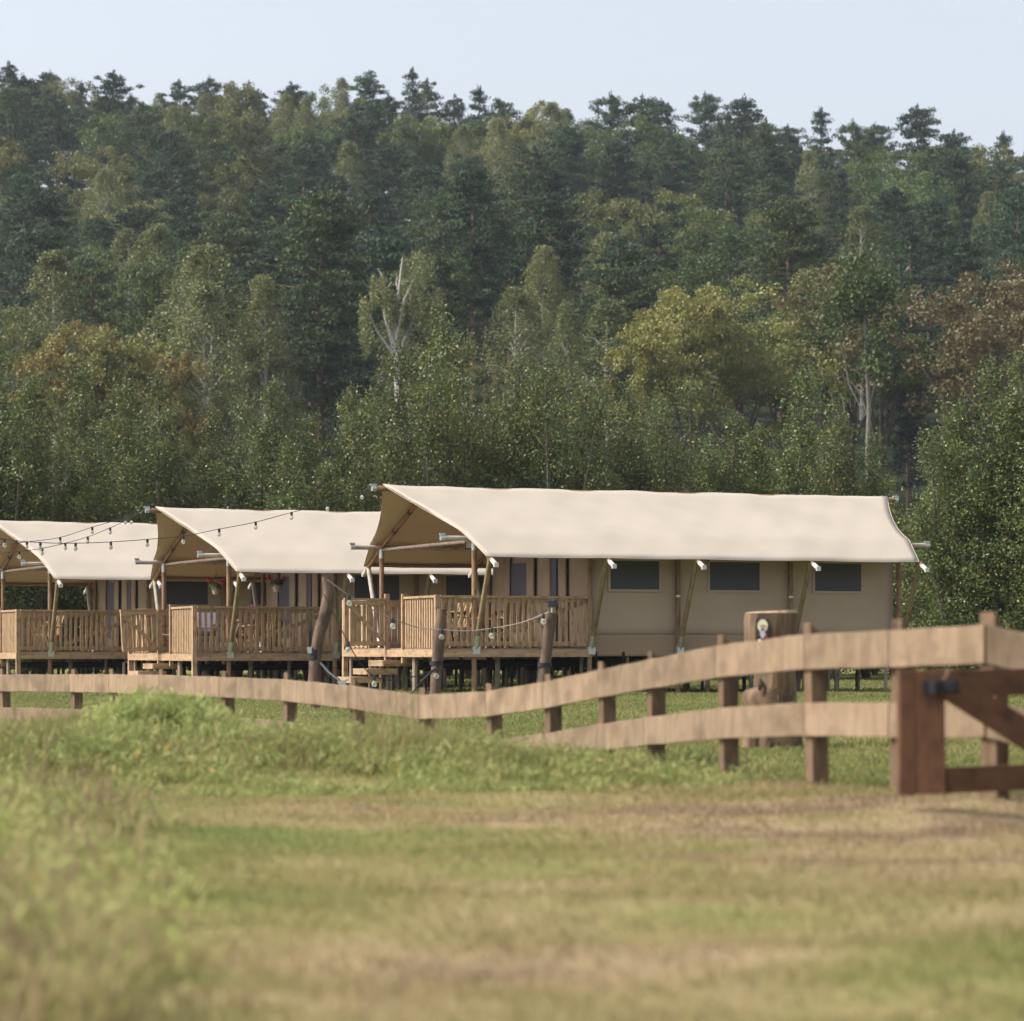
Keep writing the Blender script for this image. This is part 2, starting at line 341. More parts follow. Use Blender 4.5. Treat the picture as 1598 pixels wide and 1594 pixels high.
# ------------------------------------------------------------------ ground
# tone map over the site: what grows where
def tone_at(x, y):
    x = np.asarray(x, float); y = np.asarray(y, float)
    n = vnoise(x, y, 1.6, 21); n2 = vnoise(x, y, 0.55, 22); n3 = vnoise(x * 0.5, y, 0.9, 23)
    px = CX + x / y * F
    n4 = vnoise(x * 0.45, y, 0.38, 24)
    t = 0.30 + 0.16 * (n - 0.5) + 0.20 * (n2 - 0.5) + 0.28 * (n3 - 0.5) + 0.32 * (n4 - 0.5)
    t = t + 0.15 * (1 - sstep(250, 620, px)) + 0.05 * sstep(900, 1500, px) * (1 - sstep(9.5, 12.5, y))
    t = t + 0.05 * (1 - sstep(7, 11, y)) 
    t = t - 0.30 * np.exp(-((px - 1190) / 210.0) ** 2 - ((y - 12.1 - .25 * np.sin(px / 60)) / .28) ** 2) - 0.16 * np.exp(-((px - 760) / 200.0) ** 2 - ((y - 11.6) / .2) ** 2)
    t = t - 0.09 * sstep(12.5, 14, y) * (1 - sstep(17.2, 18.5, y)) * sstep(600, 1100, px)
    strip = sstep(17.0, 18.4, y) * (1 - sstep(1.2, 1.6, x))
    lawn = np.maximum(sstep(19.5, 22, y), sstep(15.8, 17.6, y) * sstep(1.5, 2.2, x))
    tl = 0.66 + 0.15 * (n - 0.5) + 0.18 * (n2 - 0.5) 
    t = t * (1 - strip) + (0.70 + 0.2 * (n - 0.5)) * strip
    t = t * (1 - lawn) + tl * lawn
    t = np.clip(t, 0.02, 0.98) * .85
    return np.where(y > 125, 1.3, t)

def ground():
    ys = np.concatenate([np.linspace(-20, 3, 12), np.linspace(3.5, 42, 180), np.linspace(43, 150, 60), np.linspace(154, 430, 60), [500, 700, 1100]])
    us = np.linspace(-1, 1, 161); us = np.sign(us) * np.abs(us) ** 1.5
    G = []
    for y in ys:
        hw = max(14, 0.34 * y + 8) * (3 if y > 450 else 1.6)
        G.append(np.stack([us * hw, np.full_like(us, y)], 1))
    G = np.array(G); x = G[..., 0].ravel(); y = G[..., 1].ravel(); z = ground_z(x, y)
    z = np.where(y > 420, ground_z(x, np.full_like(y, 420.0)) + 2, z)
    V = np.stack([x, y, z], 1); n, m = len(ys), len(us)
    i, j = np.meshgrid(np.arange(n - 1), np.arange(m - 1), indexing='ij'); a = (i * m + j).ravel()
    idx = np.stack([a, a + 1, a + m + 1, a + m], 1).ravel()
    me = fastmesh('ground', V, 4, idx, [M['ground']], attr=tone_at(x, np.maximum(y, 3)))
    me.polygons.foreach_set('use_smooth', np.ones(len(me.polygons), bool))
    o = bpy.data.objects.new('ground', me); COL.objects.link(o); tag(o, kind='structure')
ground()

def blades(name, X, Y, H, Wd, tone, lean=0.5, label=None):
    n = len(X); Z = ground_z(X, Y) - 0.01
    la = NR.uniform(0, 2 * np.pi, n); lm = NR.uniform(0.25, lean, n) * H
    th = la + np.pi / 2 + NR.normal(0, .45, n); sx, sy = np.cos(th), np.sin(th)
    lx, ly = np.cos(la) * lm, np.sin(la) * lm
    b = np.stack([X, Y, Z], 1); s = np.stack([sx, sy, np.zeros(n)], 1) * (Wd / 2)[:, None]
    mid = b + np.stack([lx * .35, ly * .35, H * .6], 1); tip = b + np.stack([lx, ly, H * np.maximum(.25, 1 - 0.30 * (lm / H) ** 2)], 1)
    V = np.stack([b - s, b + s, mid + s * .75, mid - s * .75, tip], 1).reshape(-1, 3)
    k = np.arange(n) * 5
    idx = np.stack([k, k + 1, k + 2, k, k + 2, k + 3, k + 3, k + 2, k + 4], 1).ravel()
    me = fastmesh(name, V, 3, idx, [M['grass']], attr=np.repeat(tone, 5))
    o = bpy.data.objects.new(name, me); COL.objects.link(o); tag(o, label, 'grass', None, 'stuff'); return o

def scatter(n, y0, y1, pad=1.5, bias=1.0):
    y = y0 + (y1 - y0) * NR.random(n) ** bias
    hw = 0.182 * y + pad; x = NR.uniform(-1, 1, n) * hw; return x, y

# short dry field grass
x, y = scatter(230000, 5.4, 19.0, 3.3)
t = np.clip(tone_at(x, y) + NR.normal(0, .10, len(x)), 0.02, .83)
hh = (0.028 + 0.035 * vnoise(x, y, 0.4, 31)) * NR.uniform(.6, 1.5, len(x))
blades('field_grass', x, y, hh * .8, 0.005 + 0.004 * NR.random(len(x)), t, 1.6, 'short dry mown grass covering the near field')
# tall green strip in front of the fence
x, y = scatter(170000, 17.2, 27.0, 1.5)
fx = np.interp(y, [p[1] for p in FXY[:17]][::-1], [p[0] for p in FXY[:17]][::-1])
px = CX + x / y * F
right = 1145 + 40 * (vnoise(y, y * 0, 0.5, 4) - .5)
dens = (1 - sstep(right - 60, right, px)) * (1 - sstep(20.2 + 1.6 * (px < 420) + 3.5 * (px < 390), 21.4 + 1.6 * (px < 420) + 3.5 * (px < 390), y)) * sstep(17.3, 18.6, y + 1.0 * (vnoise(x, y, 0.8, 41) - .5))
k = (NR.random(len(x)) < dens) & (x < fx + 0.3); x, y, px = x[k], y[k], px[k]
hh = 0.05 + 0.13 * vnoise(x, y, 0.7, 33) + 0.13 * vnoise(x, y, 0.28, 35)
hh = hh + 0.22 * np.exp(-((px - 250) / 150.0) ** 2) * sstep(20.5, 22, y) + 0.10 * np.exp(-((px - 60) / 120.0) ** 2) * sstep(20, 22, y)
hh = hh + .07 * np.exp(-((px - 900) / 110.) ** 2)
hh = hh * NR.uniform(.5, 1.3, len(x)) * (.35 + .65 * sstep(17.4, 19.4, y))
t = 0.66 + .28 * (vnoise(x, y, 0.9, 34) - .5) + .2 * (vnoise(x, y, 0.25, 37) - .5) + 0.24 * np.exp(-((px - 270) / 130.0) ** 2) * sstep(20.5, 22, y) + NR.normal(0, .09, len(x))
blades('tall_grass', x, y, hh, 0.006 + .006 * NR.random(len(x)), np.clip(t * .85 - .12, .04, .82), 1.5, 'tall fresh green grass bank along the rail fence')
# wispy seed stalks
x, y = scatter(2600, 17.6, 22.0, 1.0); px = CX + x / y * F
k = (px < 1010) & (vnoise(x, y, .8, 51) > .5); k &= (np.exp(-((px - 590) / 70.) ** 2) + .18) > NR.random(len(x)); x, y = x[k], y[k]
blades('seed_stalks', x, y, NR.uniform(.25, .55, len(x)), np.full(len(x), .012), np.clip(NR.normal(.33, .06, len(x)), 0, 1), .5, 'straw coloured seed stalks standing above the grass bank')
# lawn beyond the fence
x, y = scatter(400000, 15.8, 60.0, 4.0, 1.0)
fxx = np.interp(y, [p[1] for p in FXY[:17]][::-1], [p[0] for p in FXY[:17]][::-1])
k = (x > fxx - 1.2) | (y > 36); x, y = x[k], y[k]
t = np.clip(tone_at(x, y) + NR.normal(0, .09, len(x)), .05, .82)
blades('lawn', x, y, (0.03 + 0.03 * vnoise(x, y, .6, 36)) * NR.uniform(.6, 1.5, len(x)), (0.006 + 0.006 * NR.random(len(x))) * (1 + y / 40), t, 1.0, 'green lawn between the rail fence and the raised tents')
x, y = scatter(120000, 58.0, 104.0, 3.0, 1.0)
blades('rough_grass', x, y, .07 * NR.uniform(.5, 1.5, len(x)), np.full(len(x), .02), np.clip(tone_at(x, y) + NR.normal(0, .09, len(x)), .05, .84), 1.2, 'rough grass behind the tents under the young birches')
# coarse weeds at the left of the near field
x, y = scatter(60000, 6.2, 15.5, 1.5); px = CX + x / y * F
d = (1 - sstep(60, 360 + 120 * (vnoise(x, y, 1, 61) - .5), px)) * sstep(.25, .6, vnoise(x, y, .5, 62) + .25 * (px < 150))
k = NR.random(len(x)) < d * .32; x, y, px = x[k], y[k], px[k]
hh = (.10 + .30 * vnoise(x, y, .6, 63) * (1 - sstep(100, 330, px))) * NR.uniform(.6, 1.3, len(x)) 
t = np.clip(.27 + .42 * (vnoise(x, y, .7, 64) - .5) - .12 * sstep(9.5, 12, y) + NR.normal(0, .08, len(x)), .03, .8)
blades('coarse_weeds', x, y, hh, .006 + .007 * NR.random(len(x)), t, 1.3, 'coarse brown and green weeds at the left of the field')

# ------------------------------------------------------------------ tree crowns
def rand_dirs(n):
    d = NR.normal(size=(n, 3)); return d / np.linalg.norm(d, axis=1)[:, None]
def leafquads(P, size, aspect=0.5, axis=None, spread=1.0):
    n = len(P); A = rand_dirs(n)
    if axis is not None: A = A * spread + axis; A /= np.linalg.norm(A, axis=1)[:, None]
    B = np.cross(A, rand_dirs(n)); B /= np.linalg.norm(B, axis=1)[:, None] + 1e-9
    s = (size * NR.uniform(.6, 1.3, n))[:, None]
    A = A * s * .5; B = B * s * .5 * aspect
    return np.stack([P - A, P - A * .1 + B, P + A, P - A * .1 - B], 1).reshape(-1, 3)
def crownmesh(name, Q, mats, frac=0.0, frac2=0.0):
    n = len(Q) // 4; mi = np.zeros(n, int)
    if len(mats) > 1:
        r = NR.random(n); mi[r < frac] = 1
        if len(mats) > 2: mi[r > 1 - frac2] = 2
    return fastmesh(name, Q, 4, np.arange(n * 4), mats, mi)

def proto(kind, trunk_mb, trunk_mat, crown_me, seed):
    r = bpy.data.objects.new(kind, None)
    t = trunk_mb.build('trunk', trunk_mat, None, smooth=True, weld=False); COL.objects.unlink(t)
    c = bpy.data.objects.new('crown', crown_me)
    return dict(name=kind, trunk=t.data, crown=crown_me)

def pine_proto(seed, H=18.0, bare=0.45, wide=2.6, dens=1.0, layered=False):
    r = np.random.default_rng(seed); tb = MB(); lean = r.normal(0, .25, 2)
    tp = [(lean[0] * (t ** 2), lean[1] * (t ** 2), H * t) for t in np.linspace(0, .97, 8)]
    tb.tube(tp, [0.24 * (1 - .8 * t) + .02 for t in np.linspace(0, 1, 8)], 6)
    Q = []; z = H * bare
    while z < H * 0.99:
        f = (z / H - bare) / (1 - bare)
        prof = (.45 + .75 * math.sin(min(1, f * 1.25 + .12) * math.pi * .55)) * math.sqrt(max(0, 1 - f ** 2.4)) + .12
        L = wide * prof * r.uniform(.55, 1.3)
        if layered: L = wide * (1 - f) ** .8 * r.uniform(.8, 1.15) + .2
        nb = int(r.integers(4, 7)); a0 = r.uniform(0, 6.28); cx, cy = lean[0] * (z / H) ** 2, lean[1] * (z / H) ** 2
        for k in range(nb):
            a = a0 + k * 6.283 / nb + r.normal(0, .25); l = L * r.uniform(.55, 1.2); rise = r.uniform(-.05, .35) if not layered else r.uniform(-.25, .02)
            tip = np.array([cx + l * math.cos(a), cy + l * math.sin(a), z + l * rise])
            if r.random() < .55: tb.tube([(cx, cy, z - .1), tuple(tip * .6 + np.array([cx, cy, z]) * .4), tuple(tip)], [.05, .035, .015], 3, cap=False)
            nc = 1 + int(l > 1.1) + int(l > 2)
            for c in range(nc):
                q = 1 - c * 0.36; ctr = np.array([cx, cy, z]) * (1 - q) + tip * q + r.normal(0, .12, 3)
                m = int(78 * dens); rad = np.array([.62, .62, .24]) * r.uniform(.75, 1.25) * (1.15 if layered else 1)
                P = ctr + rand_dirs(m) * (NR.random(m) ** .45)[:, None] * rad
                Q.append(leafquads(P, .26, .38, axis=np.array([math.cos(a) * .4, math.sin(a) * .4, .7]), spread=.9))
        z += r.uniform(.38, .75) * (1.0 if not layered else 1.15)
    P = np.array([lean[0], lean[1], H * .985]) + rand_dirs(110) * np.array([.32, .32, .75]) * (NR.random(110) ** .6)[:, None]
    Q.append(leafquads(P, .3, .35, axis=np.array([0, 0, 1.0]), spread=.8))
    for _ in range(0 if layered else 7):
        P = np.array([lean[0] + r.normal(0, .55), lean[1] + r.normal(0, .55), H * r.uniform(.90, .97)]) + rand_dirs(70) * np.array([.55, .55, .35]) * (NR.random(70) ** .5)[:, None]
        Q.append(leafquads(P, .3, .35, axis=np.array([0, 0, 1.0]), spread=.9))
    return dict(name='pine_tree', trunk=('pbark', tb), crown=crownmesh('pine_crown', np.concatenate(Q), [M['needle']]), H=H)

def broad_proto(seed, H=16.0, R0=4.0, base=0.28, clumps=110, per=165, ls=.19):
    r = np.random.default_rng(seed); tb = MB()
    tb.tube([(0, 0, 0), (.1, 0, H * .3), (0, .1, H * .62)], [.3, .22, .08], 7)
    Q = []
    lobes = [(np.array([r.normal(0, R0 * .36), r.normal(0, R0 * .36), H * r.uniform(base + .22, .80)]), R0 * r.uniform(.46, .72)) for _ in range(7)]
    lobes.append((np.array([0, 0, H * .80]), R0 * .62))
    for c, R_ in lobes:
        tb.tube([(0, 0, H * .3), tuple(c * .6 + np.array([0, 0, H * .3]) * .4), tuple(c)], [.14, .09, .04], 4, cap=False)
    for k in range(clumps):
        c, R_ = lobes[k % len(lobes)]; d = rand_dirs(1)[0]; d[2] = abs(d[2]) * .9 if r.random() < .75 else d[2]
        ctr = c + d * np.array([R_, R_, R_ * .95]) * r.uniform(.72, 1.08); rr = r.uniform(.5, .95) * R0 / 4
        P = ctr + rand_dirs(per) * (NR.random(per) ** .5)[:, None] * np.array([rr, rr, rr * .75])
        Q.append(leafquads(P, ls, .62))
    Q = np.concatenate(Q); Q[:, 2] *= H / max(Q[:, 2].max(), 1)
    return dict(name='broadleaf_tree', trunk=('bark', tb), crown=crownmesh('broad_crown', Q, [M['oak']]), H=H)

def birch_proto(seed, H=15.0, R0=2.2, n=250, per=80, ls=.135, base=.2):
    r = np.random.default_rng(seed); tb = MB()
    tb.tube([(0, 0, 0), (.12, 0, H * .35), (-.1, .1, H * .7), (0, 0, H * .96)], [.17, .13, .07, .015], 6)
    Q = []
    for k in range(n):
        t = r.random() ** .8; z = H * (base + (1.0 - base) * t); f = (z / H - base) / (1 - base)
        prof = math.sin(min(1., (1 - f) * 1.15 + .03) * math.pi * .62) ** .8
        a = r.uniform(0, 6.283); l = R0 * prof * r.uniform(.35, 1.12)
        tip = np.array([l * math.cos(a), l * math.sin(a), z]); L = r.uniform(.7, 1.9) * (0.5 + .5 * prof)
        if k % 6 == 0: tb.tube([(0, 0, z - l * .8), (tip[0] * .5, tip[1] * .5, z - l * .15), tuple(tip)], [.04, .028, .012], 3, cap=False)
        s = NR.random(per); P = tip + np.stack([NR.normal(0, .16, per), NR.normal(0, .16, per), .25 - s * L], 1)
        P[:, :2] += (s * .25)[:, None] * np.array([math.cos(a), math.sin(a)])
        Q.append(leafquads(P, ls, .6))
    Q = np.concatenate(Q)
    return dict(name='birch_tree', trunk=('bbark', tb), crown=crownmesh('birch_crown', Q, [M['birch']]), H=H)

def near_proto(seed, H=9.0, R0=2.1, stems=6, n=560, per=64, ls=.085, fr=.25):
    """leafy young birch or willow: stems, upright twigs, small glossy leaves"""
    r = np.random.default_rng(seed); tb = MB(); Q = []; st = []
    for s in range(stems):
        a = r.uniform(0, 6.283); top = H * r.uniform(.50, .90) if s else H
        off = R0 * (r.uniform(.2, .75) if s else .05); wob = r.normal(0, .12, 2)
        def f(t, a=a, top=top, off=off, wob=wob): return np.array([math.cos(a) * off * t ** .8 + wob[0] * math.sin(t * 5), math.sin(a) * off * t ** .8 + wob[1] * math.sin(t * 4), top * t])
        st.append((f, top)); ts = np.linspace(0, .97, 8)
        tb.tube([tuple(f(t)) for t in ts], [.075 * (1 - .85 * t) + .008 for t in ts], 5, cap=False)
    for k in range(n):
        f, top = st[k % stems]; t = r.uniform(.06, 1.0); p0 = f(t); a = r.uniform(0, 6.283)
        full = min(1.0, (1 - t) ** .8 * 1.45 + .03)
        L = (R0 * .66 * full + .16) * r.uniform(.35, 1.4); el = r.uniform(.3, 1.15)
        d = np.array([math.cos(a) * math.cos(el), math.sin(a) * math.cos(el), math.sin(el)])
        if k % 7 == 0: tb.tube([tuple(p0), tuple(p0 + d * L)], [.016, .005], 3, cap=False)
        s = NR.random(per) ** .7
        P = p0 + d * (s * L)[:, None] + NR.normal(0, 1, (per, 3)) * (0.05 + .15 * (1 - s * .6))[:, None]
        P[:, 2] -= .15 * s ** 2 * L
        P[:, 2] = np.maximum(P[:, 2], .15)
        Q.append(leafquads(P, ls, .6, axis=np.array([0, 0, -.5])))
    Q = np.concatenate(Q); Q[:, 2] *= H / np.percentile(Q[:, 2], 99.93)
    return dict(name='young_birch', trunk=('bark', tb), crown=crownmesh('near_crown', Q, [M['near'], M['near2'], M['nyel']], fr, .018), H=H)

PINES = [pine_proto(101, bare=.38), pine_proto(102, bare=.30, wide=2.9), pine_proto(103, bare=.48, wide=2.5), pine_proto(104, bare=.25, wide=3.1), pine_proto(105, bare=.42, wide=2.2), pine_proto(106, bare=.34, wide=2.7)]
SPRUCES = [pine_proto(111, bare=.12, wide=3.0, layered=True, dens=1.0), pine_proto(112, bare=.18, wide=2.6, layered=True, dens=.9)]
for p_ in SPRUCES: p_['name'] = 'spruce_tree'
BROAD = [broad_proto(201), broad_proto(202, R0=3.6), broad_proto(203, R0=4.4, H=15), broad_proto(204, R0=3.2, H=16)]
BIRCH = [birch_proto(301), birch_proto(302, R0=2.6), birch_proto(303, R0=1.9)]
NEAR = [near_proto(401), near_proto(402, R0=2.4, stems=7), near_proto(403, R0=1.8, stems=5), near_proto(404, R0=2.2, stems=8), near_proto(405, R0=2.0, stems=6, fr=.6), near_proto(406, R0=2.6, stems=9, fr=.4)]
TRUNKME = {}
def plant(pr, x, y, ztop=None, H=None, width=1.0, mat=None, name=None, tilt=0.0):
    z = gz(x, y) - .15
    if H is None: H = ztop - z
    s = H / pr['H']
    e = empty(name or pr['name'], (x, y, z), R.uniform(0, 6.28)); e.scale = (s * width, s * width, s)
    key = id(pr['trunk'][1])
    if key not in TRUNKME:
        t = pr['trunk'][1].build('trunk', M[pr['trunk'][0]], None, smooth=True, weld=False); TRUNKME[key] = t.data
        COL.objects.unlink(t); bpy.data.objects.remove(t)
    t = bpy.data.objects.new('trunk', TRUNKME[key]); COL.objects.link(t); t.parent = e
    c = bpy.data.objects.new('crown', pr['crown']); COL.objects.link(c); c.parent = e
    if mat is not None:
        c.material_slots[0].link = 'OBJECT'; c.material_slots[0].material = M[mat]
    return e

# broad-leaved weeds: low leafy clumps in the grass bank and at the left of the field
def herbs(name, n, per, region, label, ls, hs, seed):
    r = np.random.default_rng(seed); Q = []; k = 0
    while k < n:
        x_, y_, h_ = region(r)
        if x_ is None: continue
        k += 1; z_ = gz(x_, y_)
        P = np.stack([x_ + NR.normal(0, .10, per), y_ + NR.normal(0, .10, per), z_ + h_ * NR.random(per) ** .7], 1); Q.append(leafquads(P, ls * 1.5, .20, axis=np.array([0, 0, .9])))
    me = crownmesh(name, np.concatenate(Q), [M['herb'], M['herb2'], M['nyel']], .35, .008); o = bpy.data.objects.new(name, me); COL.objects.link(o); tag(o, label, 'weeds', None, 'stuff')
M['herb'] = leaf('herb_green', (.24, .285, .095), .1, .45, .6, .2, c2=(.32, .36, .12), nscale=1.5); M['herb2'] = leaf('herb_light', (.38, .42, .15), .1, .45, .6, .2, c2=(.42, .37, .17), nscale=1.5)
def reg_bank(r):
    px_ = r.uniform(-60, 1140); y_ = r.uniform(16.9, 21.2)
    if float(vnoise(np.array([px_ / 100]), np.array([y_]), .5, 71)[0]) < .42: return None, 0, 0
    return (px_ - CX) / F * y_, y_, r.uniform(.08, .24) * max(.18, min(1, (y_ - 16.6) / 2.6))
herbs('bank_weeds', 1500, 24, reg_bank, 'leafy light green weeds growing through the grass bank', .05, .2, 8)
def reg_clump(r):
    px_ = r.normal(255, 85); y_ = r.uniform(20.6, 23.0); h_ = .50 * math.exp(-((px_ - 250) / 150) ** 2) * r.uniform(.75, 1.05)
    return (px_ - CX) / F * y_, y_, h_
herbs('nettle_patch', 420, 60, reg_clump, 'tall dark green nettle patch against the left fence rail', .06, .5, 9)
def reg_left(r):
    px_ = r.uniform(-120, 330) ; y_ = r.uniform(6.6, 14.5)
    if r.random() > .85 - max(0, px_) / 330 or px_ > 290 * (.6 + .8 * float(vnoise(np.array([y_]), np.array([0.]), 1.1, 74)[0])) or float(vnoise(np.array([px_ / 60]), np.array([y_]), .6, 73)[0]) < .4: return None, 0, 0
    return (px_ - CX) / F * y_, y_, r.uniform(.06, .30) * (1 - max(0, px_) / 500)
herbs('field_weeds', 400, 20, reg_left, 'leafy yellow green weeds at the near left corner of the field', .05, .2, 10)

# ------------------------------------------------------------------ hillside forest
TREES = []   # (object, px, py_top, kindphrase, D)
def hill_tree(px, ytop, D, kind, width=1.0, fixed=None):
    x = (px - CX) / F * D; ztop = CZ + (HY - ytop) / F * D
    if kind == 'pine': pr, mat, ph = R.choice(PINES), R.choice(['needle', 'needle', 'needle', 'needle2']), 'dark pines'
    elif kind == 'olive pine': pr, mat, ph = R.choice(PINES), 'needle2', 'olive green pines'
    elif kind == 'spruce': pr, mat, ph = R.choice(SPRUCES), R.choice(['spruce', 'needle']), 'pointed spruces'
    elif kind == 'green': pr, mat, ph = R.choice(BROAD), 'oak', 'round green trees'
    elif kind == 'olive': pr, mat, ph = R.choice(BROAD), 'olive', 'olive broadleaf trees'
    elif kind == 'yellow': pr, mat, ph = R.choice(BROAD), 'yellow', 'yellowing broadleaf trees'
    elif kind == 'orange': pr, mat, ph = R.choice(BROAD), 'orange', 'orange autumn trees'
    elif kind == 'rust': pr, mat, ph = R.choice(BROAD), 'rust', 'rust brown trees'
    elif kind == 'birch': pr, mat, ph = R.choice(BIRCH), 'birch', 'pale birches'
    zg = gz(x, D)
    H = ztop - zg
    if fixed is None: H = min(max(H, 9), 29)
    name = {'pine': 'pine_tree', 'olive pine': 'pine_tree', 'spruce': 'spruce_tree', 'birch': 'birch_tree'}.get(kind, 'broadleaf_tree')
    e = plant(pr, x, D, H=H, width=width * (1.0 if fixed else max(.85, 18 / H * .95) if H > 18 else 1.0), mat=mat, name=name)
    TREES.append([e, px, HY - (zg + H - CZ) / D * F, ph, D, name]); return e

sky_trees = [(-40, 95, 'pine'), (8, 98, 'pine'), (45, 125, 'pine'), (78, 113, 'pine'), (118, 118, 'olive'), (165, 150, 'olive'), (205, 148, 'spruce'), (248, 145, 'birch'),
    (286, 128, 'pine'), (320, 120, 'pine'), (352, 138, 'green'), (403, 145, 'pine'), (440, 185, 'green'), (500, 132, 'green'), (532, 122, 'birch'), (570, 120, 'pine'),
    (610, 150, 'pine'), (643, 108, 'spruce'), (668, 128, 'pine'), (706, 150, 'pine'), (748, 136, 'spruce'), (786, 162, 'pine'), (822, 178, 'yellow'), (852, 152, 'yellow'), (884, 172, 'birch'),
    (915, 185, 'olive'), (955, 148, 'pine'), (1005, 152, 'pine'), (1030, 158, 'pine'), (1062, 205, 'olive'), (1103, 148, 'pine'), (1134, 178, 'pine'), (1164, 153, 'pine'), (1192, 192, 'pine'), (1232, 198, 'pine'),
    (1283, 170, 'spruce'), (1335, 190, 'pine'), (1368, 194, 'pine'), (1434, 168, 'pine'), (1487, 207, 'pine'), (1525, 245, 'olive'), (1567, 208, 'spruce'), (1600, 240, 'pine'), (1640, 240, 'pine')]
for px_, yt, kd in sky_trees:
    hill_tree(px_, yt, R.uniform(362, 384), kd, width=.95)

# the trees the photograph shows one by one: px, top, distance, kind, width factor, proto
special = [(1075, 434, 176, 'yellow', 1.12), (1150, 428, 182, 'yellow', 1.08), (1030, 490, 172, 'yellow', .9), (1225, 470, 186, 'olive', .9), (1330, 395, 190, 'rust', 1.0), (1285, 405, 196, 'olive', .9),
    (1375, 440, 184, 'green', .8), (1548, 404, 176, 'rust', 1.15), (1605, 430, 180, 'rust', 1.0), (1500, 470, 184, 'olive', .8),
    (84, 392, 186, 'birch', 1.1), (325, 386, 182, 'birch', 1.45), (412, 428, 180, 'birch', 1.05), (245, 352, 205, 'birch', 1.2), (262, 385, 196, 'green', .75), (500, 300, 190, 'olive pine', 1.05),
    (805, 450, 184, 'birch', 1.15), (885, 470, 178, 'birch', .85), (948, 468, 176, 'birch', 1.2), (130, 492, 160, 'orange', .95), (200, 500, 158, 'yellow', .95), (285, 540, 156, 'orange', .8), (15, 470, 176, 'olive', 1),
    (1418, 430, 192, 'spruce', .8), (738, 262, 218, 'pine', 1.0), (1228, 320, 214, 'olive pine', 1.0), (1345, 322, 240, 'birch', 1.1), (640, 400, 186, 'birch', 1.0), (690, 392, 192, 'olive pine', .9)]
for s_ in special: hill_tree(*s_, fixed=True)

rows = np.linspace(352, 158, 15)
for ri, D in enumerate(rows):
    hw = .185 * D + 6; n = int(2 * hw / (7.0 if D > 230 else 7.6)); 
    for k in range(n):
        x = -hw + (k + .5 + R.uniform(-.38, .38)) * 2 * hw / n; y = D + R.uniform(-6, 6); px_ = CX + x / y * F
        nz = float(vnoise(np.array([x + 300]), np.array([y]), 22, 77)[0]); q = R.random()
        Ht = R.uniform(14.5, 19.0) + 4.5 * max(0, min(1, (y - 270) / 60)); zt = gz(x, y) + Ht; yt = HY - (zt - CZ) / y * F
        # keep the individually built trees clear
        if 520 < px_ < 725 and y < 180 and yt < 570: continue
        if any(abs(px_ - s_[0]) < 70 and y < s_[2] + 4 and yt < s_[1] + 130 for s_ in special): 
            if R.random() < .85: continue
        if nz > .60: kd = 'olive' if q < .3 else 'green' if q < .5 else 'birch' if q < .75 else 'yellow' if q < .82 else 'pine'
        elif nz > .42: kd = 'pine' if q < .5 else 'olive pine' if q < .68 else 'birch' if q < .82 else 'green'
        else: kd = 'pine' if q < .74 else 'olive pine' if q < .86 else 'spruce'
        if D < 175 and kd in ('pine', 'olive pine'): kd = 'green' if q < .4 else kd
        hill_tree(px_, yt, y, kd, width=R.uniform(.95, 1.2))

# the wood goes on over the brow of the hill
for k in range(23):
    y = R.uniform(390, 404); x = -76 + k * 7 + R.uniform(-2, 2); px_ = CX + x / y * F; Ht = R.uniform(17.5, 21.0) - 3.5 * (x < -28)
    hill_tree(px_, HY - (gz(x, y) + Ht - CZ) / y * F, y, R.choice(['pine', 'green', 'green', 'pine', 'olive', 'spruce']), width=1.25)

